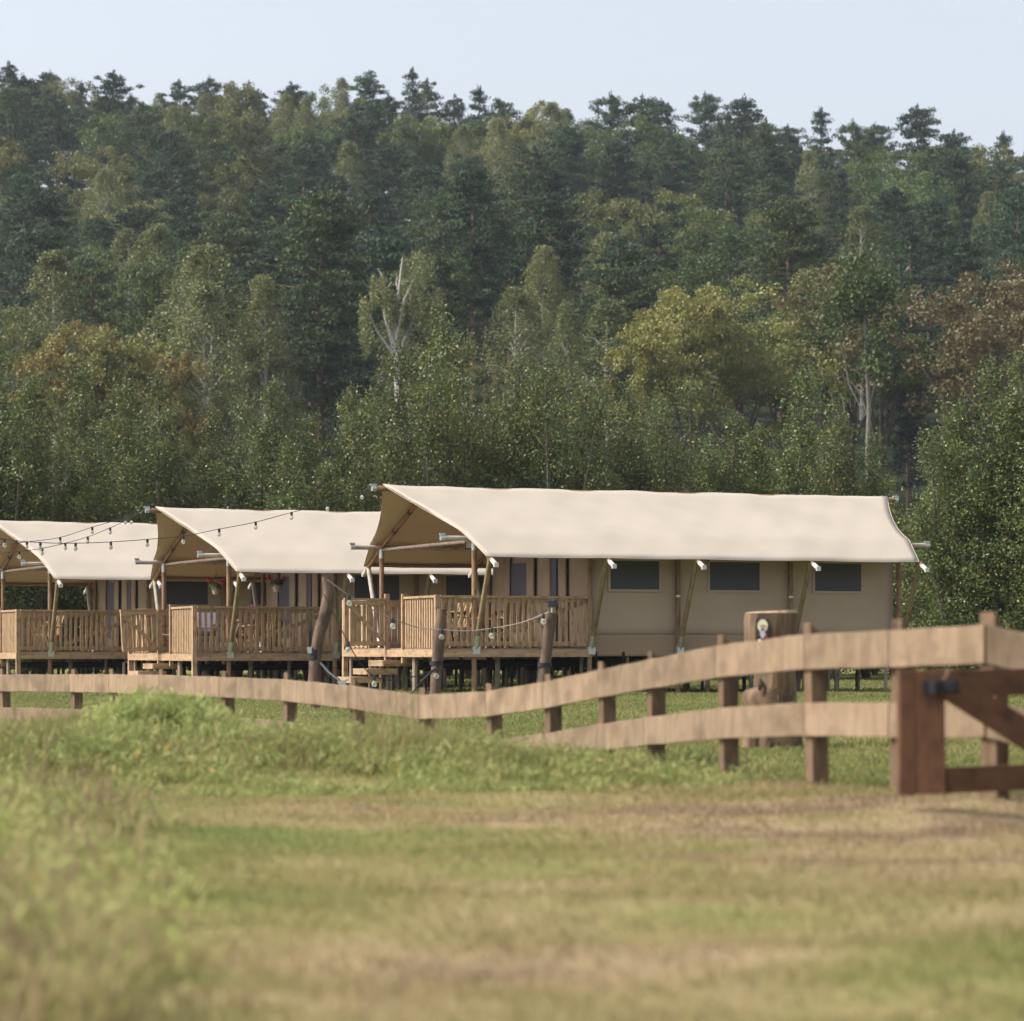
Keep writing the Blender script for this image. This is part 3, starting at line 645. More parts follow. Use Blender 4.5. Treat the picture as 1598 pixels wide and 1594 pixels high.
# old birch with bare white limbs
def bare_birch():
    P0 = W(628, 620, 172); x, y = P0.x, P0.y; z = gz(x, y); top = W(628, 398, 172).z
    e = empty('dying_birch', (x, y, z)); tag(e, 'weeping birch with bare white forked limbs and thin yellowing foliage', 'tree')
    sc_ = 172 / F; tb = MB()
    def L(px_, py_, dy=0): return ((px_ - 628) * sc_, dy, CZ + (HY - py_) * sc_ - z)
    tb.tube([(0, 0, 0), L(622, 640), L(618, 560), L(612, 530), L(601, 495), L(600, 466)], [.24, .2, .18, .15, .11, .09], 7)
    tb.tube([L(600, 466), L(596, 445), L(595, 428), L(589, 419)], [.08, .07, .05, .02], 5)
    tb.tube([L(600, 466), L(605, 450), L(611, 440)], [.07, .05, .02], 5)
    tb.tube([L(614, 560), L(620, 480, .3), L(622, 455, .3), L(625, 425, .3), L(628, 400, .3)], [.13, .11, .10, .08, .03], 6)
    tb.tube([L(622, 455, .3), L(618, 440, .3), L(620, 430, .4)], [.06, .05, .02], 5)
    tb.tube([L(615, 545), L(632, 468, -.4), L(644, 442, -.4), L(652, 424, -.4)], [.1, .08, .06, .02], 5)
    tb.tube([L(618, 560), L(590, 520, -.2), L(580, 500, -.2), L(570, 470, -.2)], [.1, .07, .05, .02], 5)
    tb.tube([L(618, 560), L(650, 485, .2), L(672, 465, .2)], [.1, .05, .02], 5)
    tb.build('trunk', M['bbark'], e, smooth=True)
    Q = []; r = np.random.default_rng(5)
    cent = [(570, 472, 8, 60), (585, 440, 6, 40), (598, 440, 5, 45), (612, 460, 9, 60), (640, 430, 13, 70), (660, 402, 14, 60), (678, 455, 14, 80), (655, 460, 12, 60), (572, 500, 8, 60), (630, 480, 14, 50)]
    for (a, b, w_, ln) in cent:
        for k in range(26):
            q = np.array(L(a + r.normal(0, w_ * .6), b + r.normal(0, 5), r.normal(0, .9))); s = NR.random(34)
            P = q + np.stack([NR.normal(0, .1, 34), NR.normal(0, .1, 34), -s * ln * sc_ * r.uniform(.4, 1)], 1); Q.append(leafquads(P, .17, .55))
    c = bpy.data.objects.new('crown', crownmesh('sparse_crown', np.concatenate(Q), [M['birch']])); COL.objects.link(c); c.parent = e
bare_birch()
# bare pale trunk in front of the dark gap on the right
def pale_trunk():
    x = (1355 - CX) / F * 168; z = gz(x, 168); e = empty('dead_tree', (x, 168, z)); tag(e, 'slim pale tree trunk with thin side limbs before the dark trees', 'tree')
    s = 168 / F; L = lambda a, b, d=0: ((a - 1355) * s, d, CZ + (HY - b) * s - z); tb = MB()
    tb.tube([(0, 0, 0), L(1354, 700), L(1356, 640), L(1352, 560), L(1350, 500), L(1349, 470)], [.15, .14, .13, .11, .09, .06], 7)
    tb.tube([L(1355, 650), L(1340, 610), L(1322, 590)], [.08, .05, .02], 5); tb.tube([L(1355, 640), L(1368, 590), L(1385, 570)], [.08, .05, .02], 5)
    tb.tube([L(1352, 600), L(1362, 570), L(1368, 550)], [.06, .04, .02], 5); tb.tube([L(1345, 640), L(1325, 600), L(1318, 560), L(1312, 540)], [.05, .05, .04, .02], 5)
    tb.build('trunk', M['ghost'], e, smooth=True); Q = []
    for (a, b, w_) in [(1340, 480, 26), (1370, 450, 26), (1365, 560, 9), (1320, 470, 20), (1350, 430, 22)]:
        for k in range(22):
            P = np.array(L(a + R.gauss(0, w_), b + R.gauss(0, 22), R.gauss(0, .8))) + NR.normal(0, .38, (60, 3)); Q.append(leafquads(P, .24, .6))
    c = bpy.data.objects.new('crown', crownmesh('thin_crown', np.concatenate(Q), [M['oak']])); COL.objects.link(c); c.parent = e
pale_trunk()

# near band of young birches and willows right behind the tents
NEARL = []
band = [(-70, 560, 84), (-5, 520, 84), (62, 592, 86), (128, 566, 88), (190, 585, 85), (262, 572, 87), (330, 640, 86), (372, 625, 90), (430, 584, 85), (490, 645, 87), (555, 600, 86), (615, 534, 84), (672, 486, 88),
        (735, 520, 85), (795, 548, 86), (850, 552, 84), (910, 584, 87), (965, 598, 86), (1020, 612, 88), (1075, 592, 85), (1140, 640, 87), (1190, 655, 85), (1245, 566, 86), (1300, 640, 84), (1352, 672, 86), (1395, 735, 88),
        (1460, 690, 82), (1500, 625, 80), (1548, 556, 80), (1602, 535, 79), (1660, 560, 80)]
for i, (px_, yt, D) in enumerate(band):
    pr = NEAR[i * 5 % 6 if i % 2 else (i * 3 + 1) % 6]; x = (px_ - CX) / F * D
    e = plant(pr, x, D, H=CZ + (HY - yt) / F * D - gz(x, D), width=R.uniform(.95, 1.15), name='young_birch'); NEARL.append([e, px_, yt, 0])
for i, px_ in enumerate(range(-60, 1700, 95)):
    D = R.uniform(92, 97); yt = np.interp(px_, [b[0] for b in band], [b[1] for b in band]) + R.uniform(45, 95); x = (px_ - CX) / F * D
    e = plant(R.choice(NEAR), x, D, H=CZ + (HY - yt) / F * D - gz(x, D), width=1.35, name='young_birch'); NEARL.append([e, px_, yt, 1])

# labels that single each tree out: kind, height on the slope, what stands below it, order from the left
ORD = ['leftmost', 'second from left', 'third from left', 'fourth from left', 'fifth from left', 'sixth from left', 'seventh from left', 'eighth from left', 'ninth from left', 'tenth from left', 'eleventh from left', 'twelfth from left', 'thirteenth from left', 'fourteenth from left', 'fifteenth from left', 'sixteenth from left']
def colph(px_):
    return ('above the left tent' if px_ < 250 else 'above the middle tent' if px_ < 590 else 'above the nearest porch' if px_ < 930 else 'above the tent windows' if px_ < 1390 else 'at the right edge')
def rowph(D): return ('behind the hill brow' if D > 388 else 'on the skyline' if D > 358 else 'just below the skyline' if D > 320 else 'high on the slope' if D > 278 else 'midway up the slope' if D > 232 else 'low on the slope' if D > 192 else 'at the hill foot')
GR = {'pine_tree': 'pines on the wooded hill', 'spruce_tree': 'spruces on the wooded hill', 'birch_tree': 'birches on the wooded hill', 'broadleaf_tree': 'broadleaf trees on the wooded hill'}
zones = {}
for T in TREES: zones.setdefault((T[3], rowph(T[4]), colph(T[1])), []).append(T)
SING = {'dark pines': 'dark pine', 'olive green pines': 'olive green pine', 'pointed spruces': 'pointed spruce', 'round green trees': 'round green tree', 'olive broadleaf trees': 'olive broadleaf tree', 'yellowing broadleaf trees': 'yellowing broadleaf tree', 'orange autumn trees': 'orange autumn tree', 'rust brown trees': 'rust brown tree', 'pale birches': 'pale birch'}
for (k_, r_, c_), L_ in zones.items():
    L_.sort(key=lambda t: t[1])
    for i, T in enumerate(L_):
        lab = f'{SING[k_]} {r_} {c_}, the only one' if len(L_) == 1 else f'{ORD[min(i, 15)]} of the {k_} {r_} {c_}'
        tag(T[0], lab, 'tree', GR[T[5]])
for back in (0, 1):
    zz = {}
    for T in NEARL:
        if T[3] == back: zz.setdefault(colph(T[1]).replace('above', 'behind'), []).append(T)
    for c_, L_ in zz.items():
        L_.sort(key=lambda t: t[1])
        for i, T in enumerate(L_):
            tag(T[0], f'{ORD[i]} of the {"leafy young birches" if not back else "darker rear birches"} {c_}', 'tree', 'young birches in the belt behind the tents')

# ------------------------------------------------------------------ tents
DZ = 0.91; WT = 5.4; US = [0.0, 2.44, 4.37, 6.9, 9.4]
def roof_w(v):
    q = min(v, WT - v)
    if q < 0: return 2.25 + .54 * q
    t = q / 2.7; return 2.25 + 1.04 * t - .16 * t * (1 - t)
def roof_u0(v):
    q = min(v, WT - v); return -.24 + (.15 / .9) * (-q) if q < 0 else -.24 - .69 * (q / 2.7) ** 1.4
def roof_u1(v):
    q = min(v, WT - v); return 9.64 + (.28 / .9) * q if q < 0 else 9.64 + 1.02 * (q / 2.7) ** 1.4

def slat_rail(mb, p0, p1, zb, zt, slat=.060, gap=.066, diag=False, caph=.045):
    p0, p1 = Vector(p0), Vector(p1); d = p1 - p0; L = d.length; d = d / L; nrm = Vector((-d.y, d.x, 0))
    mb.beam(p0 + Vector((0, 0, zt)), p1 + Vector((0, 0, zt)), .095, caph)
    mb.beam(p0 + Vector((0, 0, zb)) + nrm * .03, p1 + Vector((0, 0, zb)) + nrm * .03, .04, .085)
    mb.beam(p0 + Vector((0, 0, zt - .075)) + nrm * .03, p1 + Vector((0, 0, zt - .075)) + nrm * .03, .04, .085)
    n = int(L / (slat + gap)); st = L / n
    for i in range(n):
        c = p0 + d * (st * (i + .5) + R.uniform(-.006, .006)); c = c - nrm * .004
        mb.beam(c + Vector((0, 0, zb - .055)), c + Vector((0, 0, zt - .026)), .022, slat * R.uniform(.93, 1.05), up=d)
    return mb

def make_tent():
    T = empty('glamping_tent', (0, 0, 0))
    # roof: two-sided canvas sheet with real thickness
    vs = np.concatenate([np.linspace(-.9, 0, 6), np.linspace(.2, 2.7, 14), np.linspace(2.9, 5.4, 13), np.linspace(5.55, 6.3, 5)])
    ts = np.linspace(0, 1, 70); V = []; Fc = []; rr = np.random.default_rng(3)
    for v in vs:
        a, b = roof_u0(v), roof_u1(v)
        for t in ts:
            u = a + (b - a) * t; w = roof_w(v)
            k = np.searchsorted(US, u); q = min(v, WT - v)
            if 0 < k < len(US):
                f = (u - US[k - 1]) / (US[k] - US[k - 1]); w -= .05 * math.sin(math.pi * f) * (.5 if q < 2.3 else .25)
                if q < -.5: w += .012 * math.sin(math.pi * f)
            w += .006 * math.sin(u * 3.1 + v * 2.3) + .004 * math.sin(u * 7.3 - v * 5.1)
            w += .05 * math.exp(-((u - a) / .25) ** 2) * max(0, min(1, q / 1.5)) * .6
            V.append((u, v, w + DZ))
    m = len(ts)
    for i in range(len(vs) - 1):
        for j in range(m - 1): Fc.append((i * m + j, i * m + j + 1, (i + 1) * m + j + 1, (i + 1) * m + j))
    me = bpy.data.meshes.new('roof'); me.from_pydata(V, [], Fc); me.materials.append(M['canvas'])
    me.polygons.foreach_set('use_smooth', np.ones(len(Fc), bool))
    ro = bpy.data.objects.new('roof', me); COL.objects.link(ro); ro.parent = T
    so = ro.modifiers.new('cloth', 'SOLIDIFY'); so.thickness = .012; so.offset = -1
    # hem piping and seam
    hb = MB()
    for vv in (-.9, 6.3):
        hb.tube([(u, vv, DZ + roof_w(vv) + (-.013 * math.sin(math.pi * ((u - US[k]) / (US[k + 1] - US[k]))) if (k := max(0, min(3, int(np.searchsorted(US, u)) - 1))) is not None and 0 < u < 9.4 else 0) - .006) for u in np.linspace(roof_u0(vv), roof_u1(vv), 40)], .008, 5)
    for fu in (roof_u0, roof_u1): hb.tube([(fu(v), v, DZ + roof_w(v)) for v in np.linspace(-.9, 6.3, 50)], .008, 5)
    hb.build('hem', M['canvas'], ro, smooth=True)
    MB().tube([(-1.12, 2.7, DZ + 3.22), (10.85, 2.7, DZ + 3.22)], .055, 10).build('ridge_pole', M['pole'], T, smooth=True)
    for v in (0, WT):
        MB().tube([(-.68, v, DZ + 2.13), (10.1, v, DZ + 2.13)], .05, 10).build('purlin', M['pale'] if v == 0 else M['pale'], T, smooth=True)
        for a, b in ((-.70, -.60), (10.02, 10.12)):
            k = MB(); k.tube([(a, v, DZ + 2.13), (b, v, DZ + 2.13)], .056, 10); k.box(((a + b) / 2 - .01, v, DZ + 2.205), (.11, .05, .04)); k.build('end_cap', M['steel'], T, smooth=True)
    for a in (-1.16, 10.83):
        k = MB(); k.tube([(a, 2.7, DZ + 3.22), (a + .08, 2.7, DZ + 3.22)], .061, 10); k.box((a + .03, 2.7, DZ + 3.295), (.14, .05, .035)); k.build('end_cap', M['steel'], T, smooth=True)
    # gable cross tie, eave poles
    for u in (0.02, 2.44, 9.38): MB().tube([(u, .05, DZ + 2.08), (u, WT - .05, DZ + 2.08)], .04, 8).build('tie_beam', M['stilt'], T, smooth=True)
    for v in (-.74, WT + .74): MB().tube([(.05, v, DZ + 1.78), (9.35, v, DZ + 1.78)], .04, 8).build('eave_pole', M['pole'], T, smooth=True)
    # frames: posts, props, rafters with bright tips
    for i, u in enumerate(US):
        for sgn, v in ((-1, 0.0), (1, WT)):
            k = MB(); k.tube([(u, v, .02), (u, v, DZ + 2.13)], .05, 10); po = k.build('post', M['pole'], T, smooth=True)
            k = MB(); k.tube([(u, v, DZ + 1.90), (u, v, DZ + 2.13)], .056, 10); k.tube([(u, v, DZ + .05), (u, v, DZ + .19)], .054, 10) if False else None
            k.build('post_sleeve', M['steel'], po, smooth=True)
            if i in (2, 3) and sgn < 0: MB().tube([(u, v, DZ + 1.02), (u, v, DZ + 1.06)], .054, 10).build('clamp', M['steel'], po, smooth=True)
            bt = Vector((u, v + sgn * .07, DZ - .02)); tp = Vector((u, v + sgn * .86, DZ + 1.76)); pm = 'pole' if i else 'pale'
            pr_ = MB().tube([bt, tp], .05, 10).build('slanted_prop', M['olivepole' if sgn < 0 else 'pale'], T, smooth=True)
            kk = MB(); kk.tube([bt, bt + (tp - bt) * .15], .058, 10); kk.box(bt + Vector((0, 0, -.03)), (.15, .12, .14)); kk.build('foot_bracket', M['steel'], pr_, smooth=True)
            a = Vector((u, v + sgn * -2.7, DZ + 3.17)); b = Vector((u + (.02 if 0 < i < 4 else 0), v + sgn * 1.12, DZ + 1.60)); knee = Vector((u, v, DZ + 2.12))
            rf = MB().tube([a, knee, b], .045, 8).build('rafter', M['pole'], T, smooth=True)
            d = (b - knee).normalized(); kk = MB(); kk.tube([b - d * .17, b + d * .02], .047, 10); kk.box(b + d * .03, (.09, .05, .09)); kk.build('rafter_tip', M['steelp'], rf, smooth=True)
            MB().tube([knee + (a - knee) * .30, knee + (a - knee) * .33], .053, 10).build('dark_collar', M['iron'], rf, smooth=True)
            MB().tube([knee + (a - knee) * .64, knee + (a - knee) * .67], .053, 10).build('dark_collar', M['iron'], rf, smooth=True)
    # cabin walls (canvas with thickness, gently sagging)
    def sheet(p0, p1, z0, z1, th, holes=None, nu=26, nz=9, amp=.012, n=None):
        """canvas panel as a grid from p0 to p1 with a shallow billow"""
        p0, p1 = Vector((*p0, 0)), Vector((*p1, 0)); d = p1 - p0; nn = Vector((-d.y, d.x, 0)).normalized(); mb = MB()
        def pt(i, j):
            a, b = i / nu, j / nz; o_ = amp * (math.sin(a * math.pi * 4 + b) * .6 + math.sin(a * 23 + b * 3) * .25)
            z1_ = z1(a) if callable(z1) else z1
            return p0 + d * a + nn * o_ + Vector((0, 0, z0 + (z1_ - z0) * b))
        for i in range(nu):
            for j in range(nz): mb.quad([pt(i, j), pt(i + 1, j), pt(i + 1, j + 1), pt(i, j + 1)])
        return mb
    y0 = .09; y1 = WT - .09; x0 = 2.5; x1 = 9.32
    def wallobj(name, mb, mat):
        o = mb.build(name, mat, T, smooth=True); s = o.modifiers.new('cloth', 'SOLIDIFY'); s.thickness = .02; s.offset = 0; return o
    zt = DZ + 2.12
    front = wallobj('front_wall', sheet((x0, y0), (x1, y0), DZ + .24, zt, .02), M['wall'])
    wallobj('rear_wall', sheet((x1, y1), (x0, y1), DZ - .05, zt, .02), M['wall'])
    gable = lambda a: DZ + roof_w(y0 + (y1 - y0) * a) - .03
    wallobj('end_wall', sheet((x1, y0), (x1, y1), DZ - .05, gable, .02), M['wall'])
    porch = wallobj('porch_wall', sheet((x0, y1), (x0, y0), DZ - .02, gable, .02, amp=.03, nu=40), M['inner_shaded'])
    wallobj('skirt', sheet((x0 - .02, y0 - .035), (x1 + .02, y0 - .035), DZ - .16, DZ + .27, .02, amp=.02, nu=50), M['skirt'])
    MB().box(((x0 + x1) / 2, (y0 + y1) / 2, DZ - .03), (x1 - x0 - .1, y1 - y0 - .1, .05)).build('cabin_floor', M['deck2'], T)
    # long-side windows
    for (a, b) in ((2.92, 3.98), (5.10, 6.22), (7.48, 8.55)):
        zb, zt_ = DZ + 1.17, DZ + 1.74; yw = y0 - .028
        w = MB(); fw = .05
        for p, q in (((a - fw, zb - fw / 2), (b + fw, zb - fw / 2)), ((a - fw, zt_ + fw / 2), (b + fw, zt_ + fw / 2))): w.beam((p[0], yw, p[1]), (q[0], yw, q[1]), .03, fw)
        for xx in (a - fw / 2, b + fw / 2): w.beam((xx, yw, zb), (xx, yw, zt_), .03, fw, up=(1, 0, 0))
        w.beam((a - .05, yw - .03, zt_ + .03), (b + .05, yw - .03, zt_ + .03), .07, .07)
        wo_ = w.build('window', M['wall'], front)
        p = MB(); p.beam((a, yw, (zb + zt_) / 2), (b, yw, (zb + zt_) / 2), .016, zt_ - zb); p.build('pane', M['mesh'], wo_)
    for x_ in (4.3, 6.8):
        pass
    # porch wall: two windows, dark doorway, loose curtains, at x = x0 seen from the deck
    def porch_rect(v0, v1, w0, w1, name, mat, off=.045):
        k = MB(); k.beam((x0 - off, v0, DZ + (w0 + w1) / 2), (x0 - off, v1, DZ + (w0 + w1) / 2), .02, w1 - w0); return k.build(name, mat, porch)
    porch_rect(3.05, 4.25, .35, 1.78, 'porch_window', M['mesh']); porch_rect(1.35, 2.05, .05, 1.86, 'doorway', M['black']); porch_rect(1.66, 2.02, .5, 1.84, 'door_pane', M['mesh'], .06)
    for v_ in (2.10, 1.28, 4.32, 2.98):
        k = MB()
        for q in range(7):
            aa, bb = v_ - .16 + q * .05, v_ - .16 + (q + 1) * .05; oa, ob = x0 - .07 - .03 * (q % 2), x0 - .07 - .03 * ((q + 1) % 2)
            k.quad([(oa, aa, DZ + .03), (ob, bb, DZ + .03), (ob, bb, DZ + 1.98), (oa, aa, DZ + 1.98)])
        c = k.build('curtain', M['inner_shaded'], porch, smooth=True); s = c.modifiers.new('cloth', 'SOLIDIFY'); s.thickness = .01
    # deck
    dk = MB(); v = -.02
    while v < WT: dk.beam((-.78, v + .07, DZ - .015), (2.46, v + .07, DZ - .015), .138, .03); v += .145
    dk.build('deck_floor', M['deck2'], T)
    for p, q in (((-.81, -.10, DZ - .10), (2.46, -.10, DZ - .10)), ((-.81, WT + .03, DZ - .10), (2.46, WT + .03, DZ - .10)), ((-.83, -.10, DZ - .10), (-.83, WT + .05, DZ - .10))):
        MB().beam(p, q, .045, .145).build('deck_beam', M['deck'], T)
    jo = MB()
    for u in np.arange(-.4, 2.4, .55): jo.beam((u, -.02, DZ - .11), (u, WT, DZ - .11), .05, .14)
    jo.build('joists', M['stilt'], T)
    cj = MB()
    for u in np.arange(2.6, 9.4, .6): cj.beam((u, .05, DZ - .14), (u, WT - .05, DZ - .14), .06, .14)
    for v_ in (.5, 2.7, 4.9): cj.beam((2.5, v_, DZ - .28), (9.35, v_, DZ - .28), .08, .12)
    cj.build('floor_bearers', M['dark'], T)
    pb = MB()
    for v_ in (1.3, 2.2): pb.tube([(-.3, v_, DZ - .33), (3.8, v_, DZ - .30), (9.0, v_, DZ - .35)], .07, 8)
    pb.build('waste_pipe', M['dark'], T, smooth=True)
    # stilts
    for iu, u in enumerate([-.72, .45, 1.35, 2.3, 3.2, 4.1, 5.1, 6.0, 6.95, 7.9, 9.2]):
        for iv, v_ in enumerate((.12, 1.4, 2.7, 4.0, 5.25)):
            uu = u + R.uniform(-.14, .14) * (0 if iu == 0 else 1); rs = R.uniform(.035, .055)
            MB().tube([(uu, v_ + R.uniform(-.05, .05), .0), (uu + R.uniform(-.02, .02), v_, DZ - .17)], rs, 7).build('stilt', M['stilt2'] if R.random() < .22 else M['stilt'], T, smooth=True)
    for (u, v_) in ((-.83, -.12), (-.83, WT + .05)):
        pass
    # railings
    z = DZ
    slat_rail(MB(), (-.72, -.03, 0), (2.38, -.03, 0), z + .09, z + 1.0).build('front_railing', M['deck'], T)
    MB().beam((.35, .035, z + .17), (2.3, .035, z + .90), .03, .09).build('railing_brace', M['deck'], T)
    slat_rail(MB(), (-.78, 1.78, 0), (-.78, 0.02, 0), z + .06, z + 1.0, slat=.075, gap=.055).build('side_railing', M['deck'], T)
    slat_rail(MB(), (2.38, WT, 0), (-.72, WT, 0), z + .09, z + 1.0).build('rear_railing', M['deck'], T)
    slat_rail(MB(), (-.78, 5.3, 0), (-.78, 4.0, 0), z + .06, z + 1.0, slat=.09, gap=.14).build('side_railing', M['deck'], T)
    for (u, v_, t_, w_) in ((-.80, -.08, 1.03, .10), (-.80, 1.83, 1.08, .075), (-.80, 2.82, 1.10, .09), (-.80, WT + .05, 1.02, .10), (2.42, -.04, 1.0, .07)):
        lo = 0.02 if w_ > .095 else z - .30
        MB().beam((u, v_, lo), (u, v_, z + t_), w_, w_).build('railing_post', M['deck'], T)
    # gate swung outwards
    g = MB(); slat_rail(g, (0, 0, 0), (-.84, 0, 0), .10, .99, slat=.06, gap=.045, caph=.04)
    g.beam((-.04, .02, .10), (-.04, .02, .99), .05, .06, up=(1, 0, 0)); g.beam((-.80, .02, .10), (-.80, .02, .99), .05, .06, up=(1, 0, 0))
    g.beam((-.78, -.035, .90), (-.06, -.035, .17), .025, .075)
    go = g.build('gate', M['deck'], T); go.location = (-.86, 2.80, DZ); go.rotation_euler = (0, 0, math.radians(-4))
    # steps
    st = empty('steps', (0, 0, 0)); st.parent = T
    for i in range(3):
        ul = -1.16 - .33 * i; zz = DZ - .30 - .165 * i
        k = MB(); k.beam((ul, 2.0, zz), (ul, 2.85, zz), .04, .12); k.beam((ul, 2.0, zz), (ul + .62, 2.0, zz), .04, .12); k.beam((ul + .01, 2.43, zz + .045), (ul + .6, 2.43, zz + .045), .82, .03)
        k.build('tread', M['deck'], st)
        for (uu, vv) in ((ul + .12, 2.1), (ul + .12, 2.75), (ul + .5, 2.1)):
            MB().beam((uu, vv, 0), (uu, vv, zz - .05), .07, .07).build('step_leg', M['stilt2'] if R.random() < .5 else M['stilt'], st)
    return T

T1 = make_tent(); th = math.radians(22)
T2 = copy_tree(T1); T3 = copy_tree(T1)
for T, p_, D, gzt, lab in ((T1, 740, 56.0, 0.0, 'large cream canvas tent on stilts, nearest of the row, its windows in full view'),
                      (T2, 357, 63.1, -.10, 'middle cream tent of the row, red flower baskets hanging in its porch'),
                      (T3, 78, 70.0, -.08, 'farthest cream tent of the row, cut by the left frame edge')):
    T.location = ((p_ - CX) / F * D, D, gzt); T.rotation_euler = (0, 0, th); tag(T, lab, 'tent', 'raised safari tents')
for T, a in ((T2, 12), (T3, 8)):
    for c in T.children:
        if c.name.startswith('gate'): c.rotation_euler = (math.radians(-3), math.radians(-2.5), math.radians(a - 4))
def TP(T, u, v, w):  # tent-local point to world
    l = T.location; return Vector((l.x + u * math.cos(th) - v * math.sin(th), l.y + u * math.sin(th) + v * math.cos(th), l.z + w))

# ------------------------------------------------------------------ things on the decks
def deck_chair(loc, rz, label, mat='chair', cushion=False):
    e = empty('garden_chair', loc, rz); tag(e, label, 'chair', 'chairs on the tent decks')
    for x_ in (-.25, .25):
        MB().beam((x_, -.25, 0), (x_, -.22, .60), .045, .045, up=(1, 0, 0)).build('leg', M[mat], e)
        MB().beam((x_, .30, 0), (x_, .18, .42), .045, .045, up=(1, 0, 0)).build('leg', M[mat], e)
        MB().beam((x_ * 1.08, -.28, .62), (x_ * 1.08, .30, .60), .07, .03).build('armrest', M[mat], e)
    k = MB()
    for i in range(7): k.beam((-.25, -.22 + i * .07, .42 - i * .006), (.25, -.22 + i * .07, .42 - i * .006), .05, .02)
    k.build('seat', M[mat], e); k = MB()
    for i in range(6): k.beam((-.22 + i * .088, .22, .40), (-.22 + i * .088, .42, .98), .02, .06, up=(1, 0, 0))
    k.beam((-.26, .41, .97), (.26, .41, .97), .03, .07); k.beam((-.26, .24, .46), (.26, .24, .46), .03, .05); k.build('backrest', M[mat], e)
    if cushion:
        k = MB(); k.box((0, 0, .475), (.48, .46, .09)); k.beam((0, .26, .52), (0, .38, .92), .46, .10, up=(0, 1, 0)); k.build('cushion', M['cushion'], e, bevel=.03)
def deck_table(loc, rz, label):
    e = empty('garden_table', loc, rz); tag(e, label, 'table', 'tables on the tent decks'); k = MB()
    for i in range(7): k.beam((-.6, -.36 + i * .12, .73), (.6, -.36 + i * .12, .73), .105, .028)
    k.build('table_top', M['chair'], e)
    for x_ in (-.5, .5):
        for s in (-1, 1): MB().beam((x_, -.32 * s, 0), (x_ + .02 * s, .32 * s, .71), .05, .07, up=(1, 0, 0)).build('leg', M['chair'], e)
    MB().beam((-.5, 0, .35), (.5, 0, .35), .04, .07).build('stretcher', M['chair'], e)
deck_table(TP(T1, .75, 1.6, DZ), th + .1, 'slatted wooden table behind the railing of the nearest tent')
deck_chair(TP(T1, -.05, 1.2, DZ), th - 1.3, 'left wooden chair beside the table on the nearest deck')
deck_chair(TP(T1, 1.15, .75, DZ), th + 3.0, 'wooden chair with its back to the front railing, nearest deck')
deck_chair(TP(T1, 1.2, 2.5, DZ), th + .2, 'wooden chair behind the table on the nearest deck')
deck_chair(TP(T2, -.25, 1.1, DZ), th - .5, 'cushioned wooden chair with lilac pads on the middle deck', cushion=True)
deck_table(TP(T2, 1.1, 1.5, DZ), th + .1, 'slatted wooden table behind the railing of the middle tent')
deck_chair(TP(T2, 1.0, .7, DZ), th + 3.1, 'wooden chair with its back to the front railing, middle deck')
deck_chair(TP(T2, 1.35, 2.4, DZ), th, 'wooden chair behind the table on the middle deck')
deck_chair(TP(T2, -.3, 3.3, DZ), th - 1.2, 'wooden chair inside the open gate of the middle deck')
deck_table(TP(T3, .9, 1.4, DZ), th, 'slatted wooden table behind the railing of the left tent')
deck_chair(TP(T3, .1, .9, DZ), th - 1.2, 'wooden chair left of the table on the far left deck')
deck_chair(TP(T3, 1.2, .65, DZ), th + 3, 'wooden chair with its back to the railing, far left deck')

def basket(loc, hang, label, seed, potm):
    e = empty('hanging_basket', loc); tag(e, label, 'flower basket', 'red flower baskets in the middle porch')
    MB().lathe((0, 0, 0), [(0, 0), (.07, 0), (.10, .13), (.105, .16), (.09, .16), (.085, .12), (0, .12)], 14).build('pot', M[potm], e, smooth=True)
    k = MB()
    for a in (0, 2.1, 4.2): k.tube([(.09 * math.cos(a), .09 * math.sin(a), .15), (0, 0, .5), (0, 0, hang)], .004, 4)
    k.build('hanger', M['cable'], e)
    P = np.array([0, 0, .20]) + rand_dirs(420) * np.array([.17, .15, .12]) * (NR.random(420) ** .5)[:, None]
    c = bpy.data.objects.new('foliage', crownmesh('foliage', leafquads(P, .05, .7), [M['petal']])); COL.objects.link(c); c.parent = e
    Q = []; r = random.Random(seed)
    for q in ((-.15, 0, .33), (.02, -.08, .24), (.16, .02, .30), (.05, .05, .18)):
        P = np.array(q) + rand_dirs(90) * (NR.random(90) ** .4)[:, None] * .065
        c = bpy.data.objects.new('flower_head', crownmesh('flower_head', leafquads(P, .035, .9), [M['red']])); COL.objects.link(c); c.parent = e
basket(W(432, 924, 64.6), .62, 'white hanging pot of red flowers beside the porch window', 1, 'pot')
basket(W(337, 928, 66.0), .62, 'brown hanging pot of red flowers left of the porch post', 2, 'stilt2')
# lantern under the nearest gable
e = empty('lantern', W(732, 857, 56.2)); tag(e, 'square wooden framed lantern hanging under the nearest roof edge', 'lantern'); k = MB()
for a in (-.07, .07):
    for b in (-.07, .07): k.beam((a, b, 0), (a, b, .20), .018, .018)
for z_ in (.0, .20): k.box((0, 0, z_), (.17, .17, .018))
k.build('frame', M['iron'], e); MB().tube([(0, 0, .2), (0, 0, .27)], .006, 4).build('hook', M['iron'], e); MB().box((0, 0, .09), (.11, .11, .13)).build('glass', M['pot'], e)
# pink flower jar on the middle table
e = empty('flower_jar', TP(T2, 1.0, 1.5, DZ + .745)); tag(e, 'small jar of pink flowers on the middle deck table', 'flower jar')
MB().lathe((0, 0, 0), [(0, 0), (.05, 0), (.055, .12), (.035, .15)], 10).build('jar', M['pot'], e, smooth=True)
P = np.array([0, 0, .24]) + rand_dirs(160) * (NR.random(160) ** .5)[:, None] * .1
c = bpy.data.objects.new('flowers', crownmesh('flowers', leafquads(P, .05, .8), [M['pink']])); COL.objects.link(c); c.parent = e
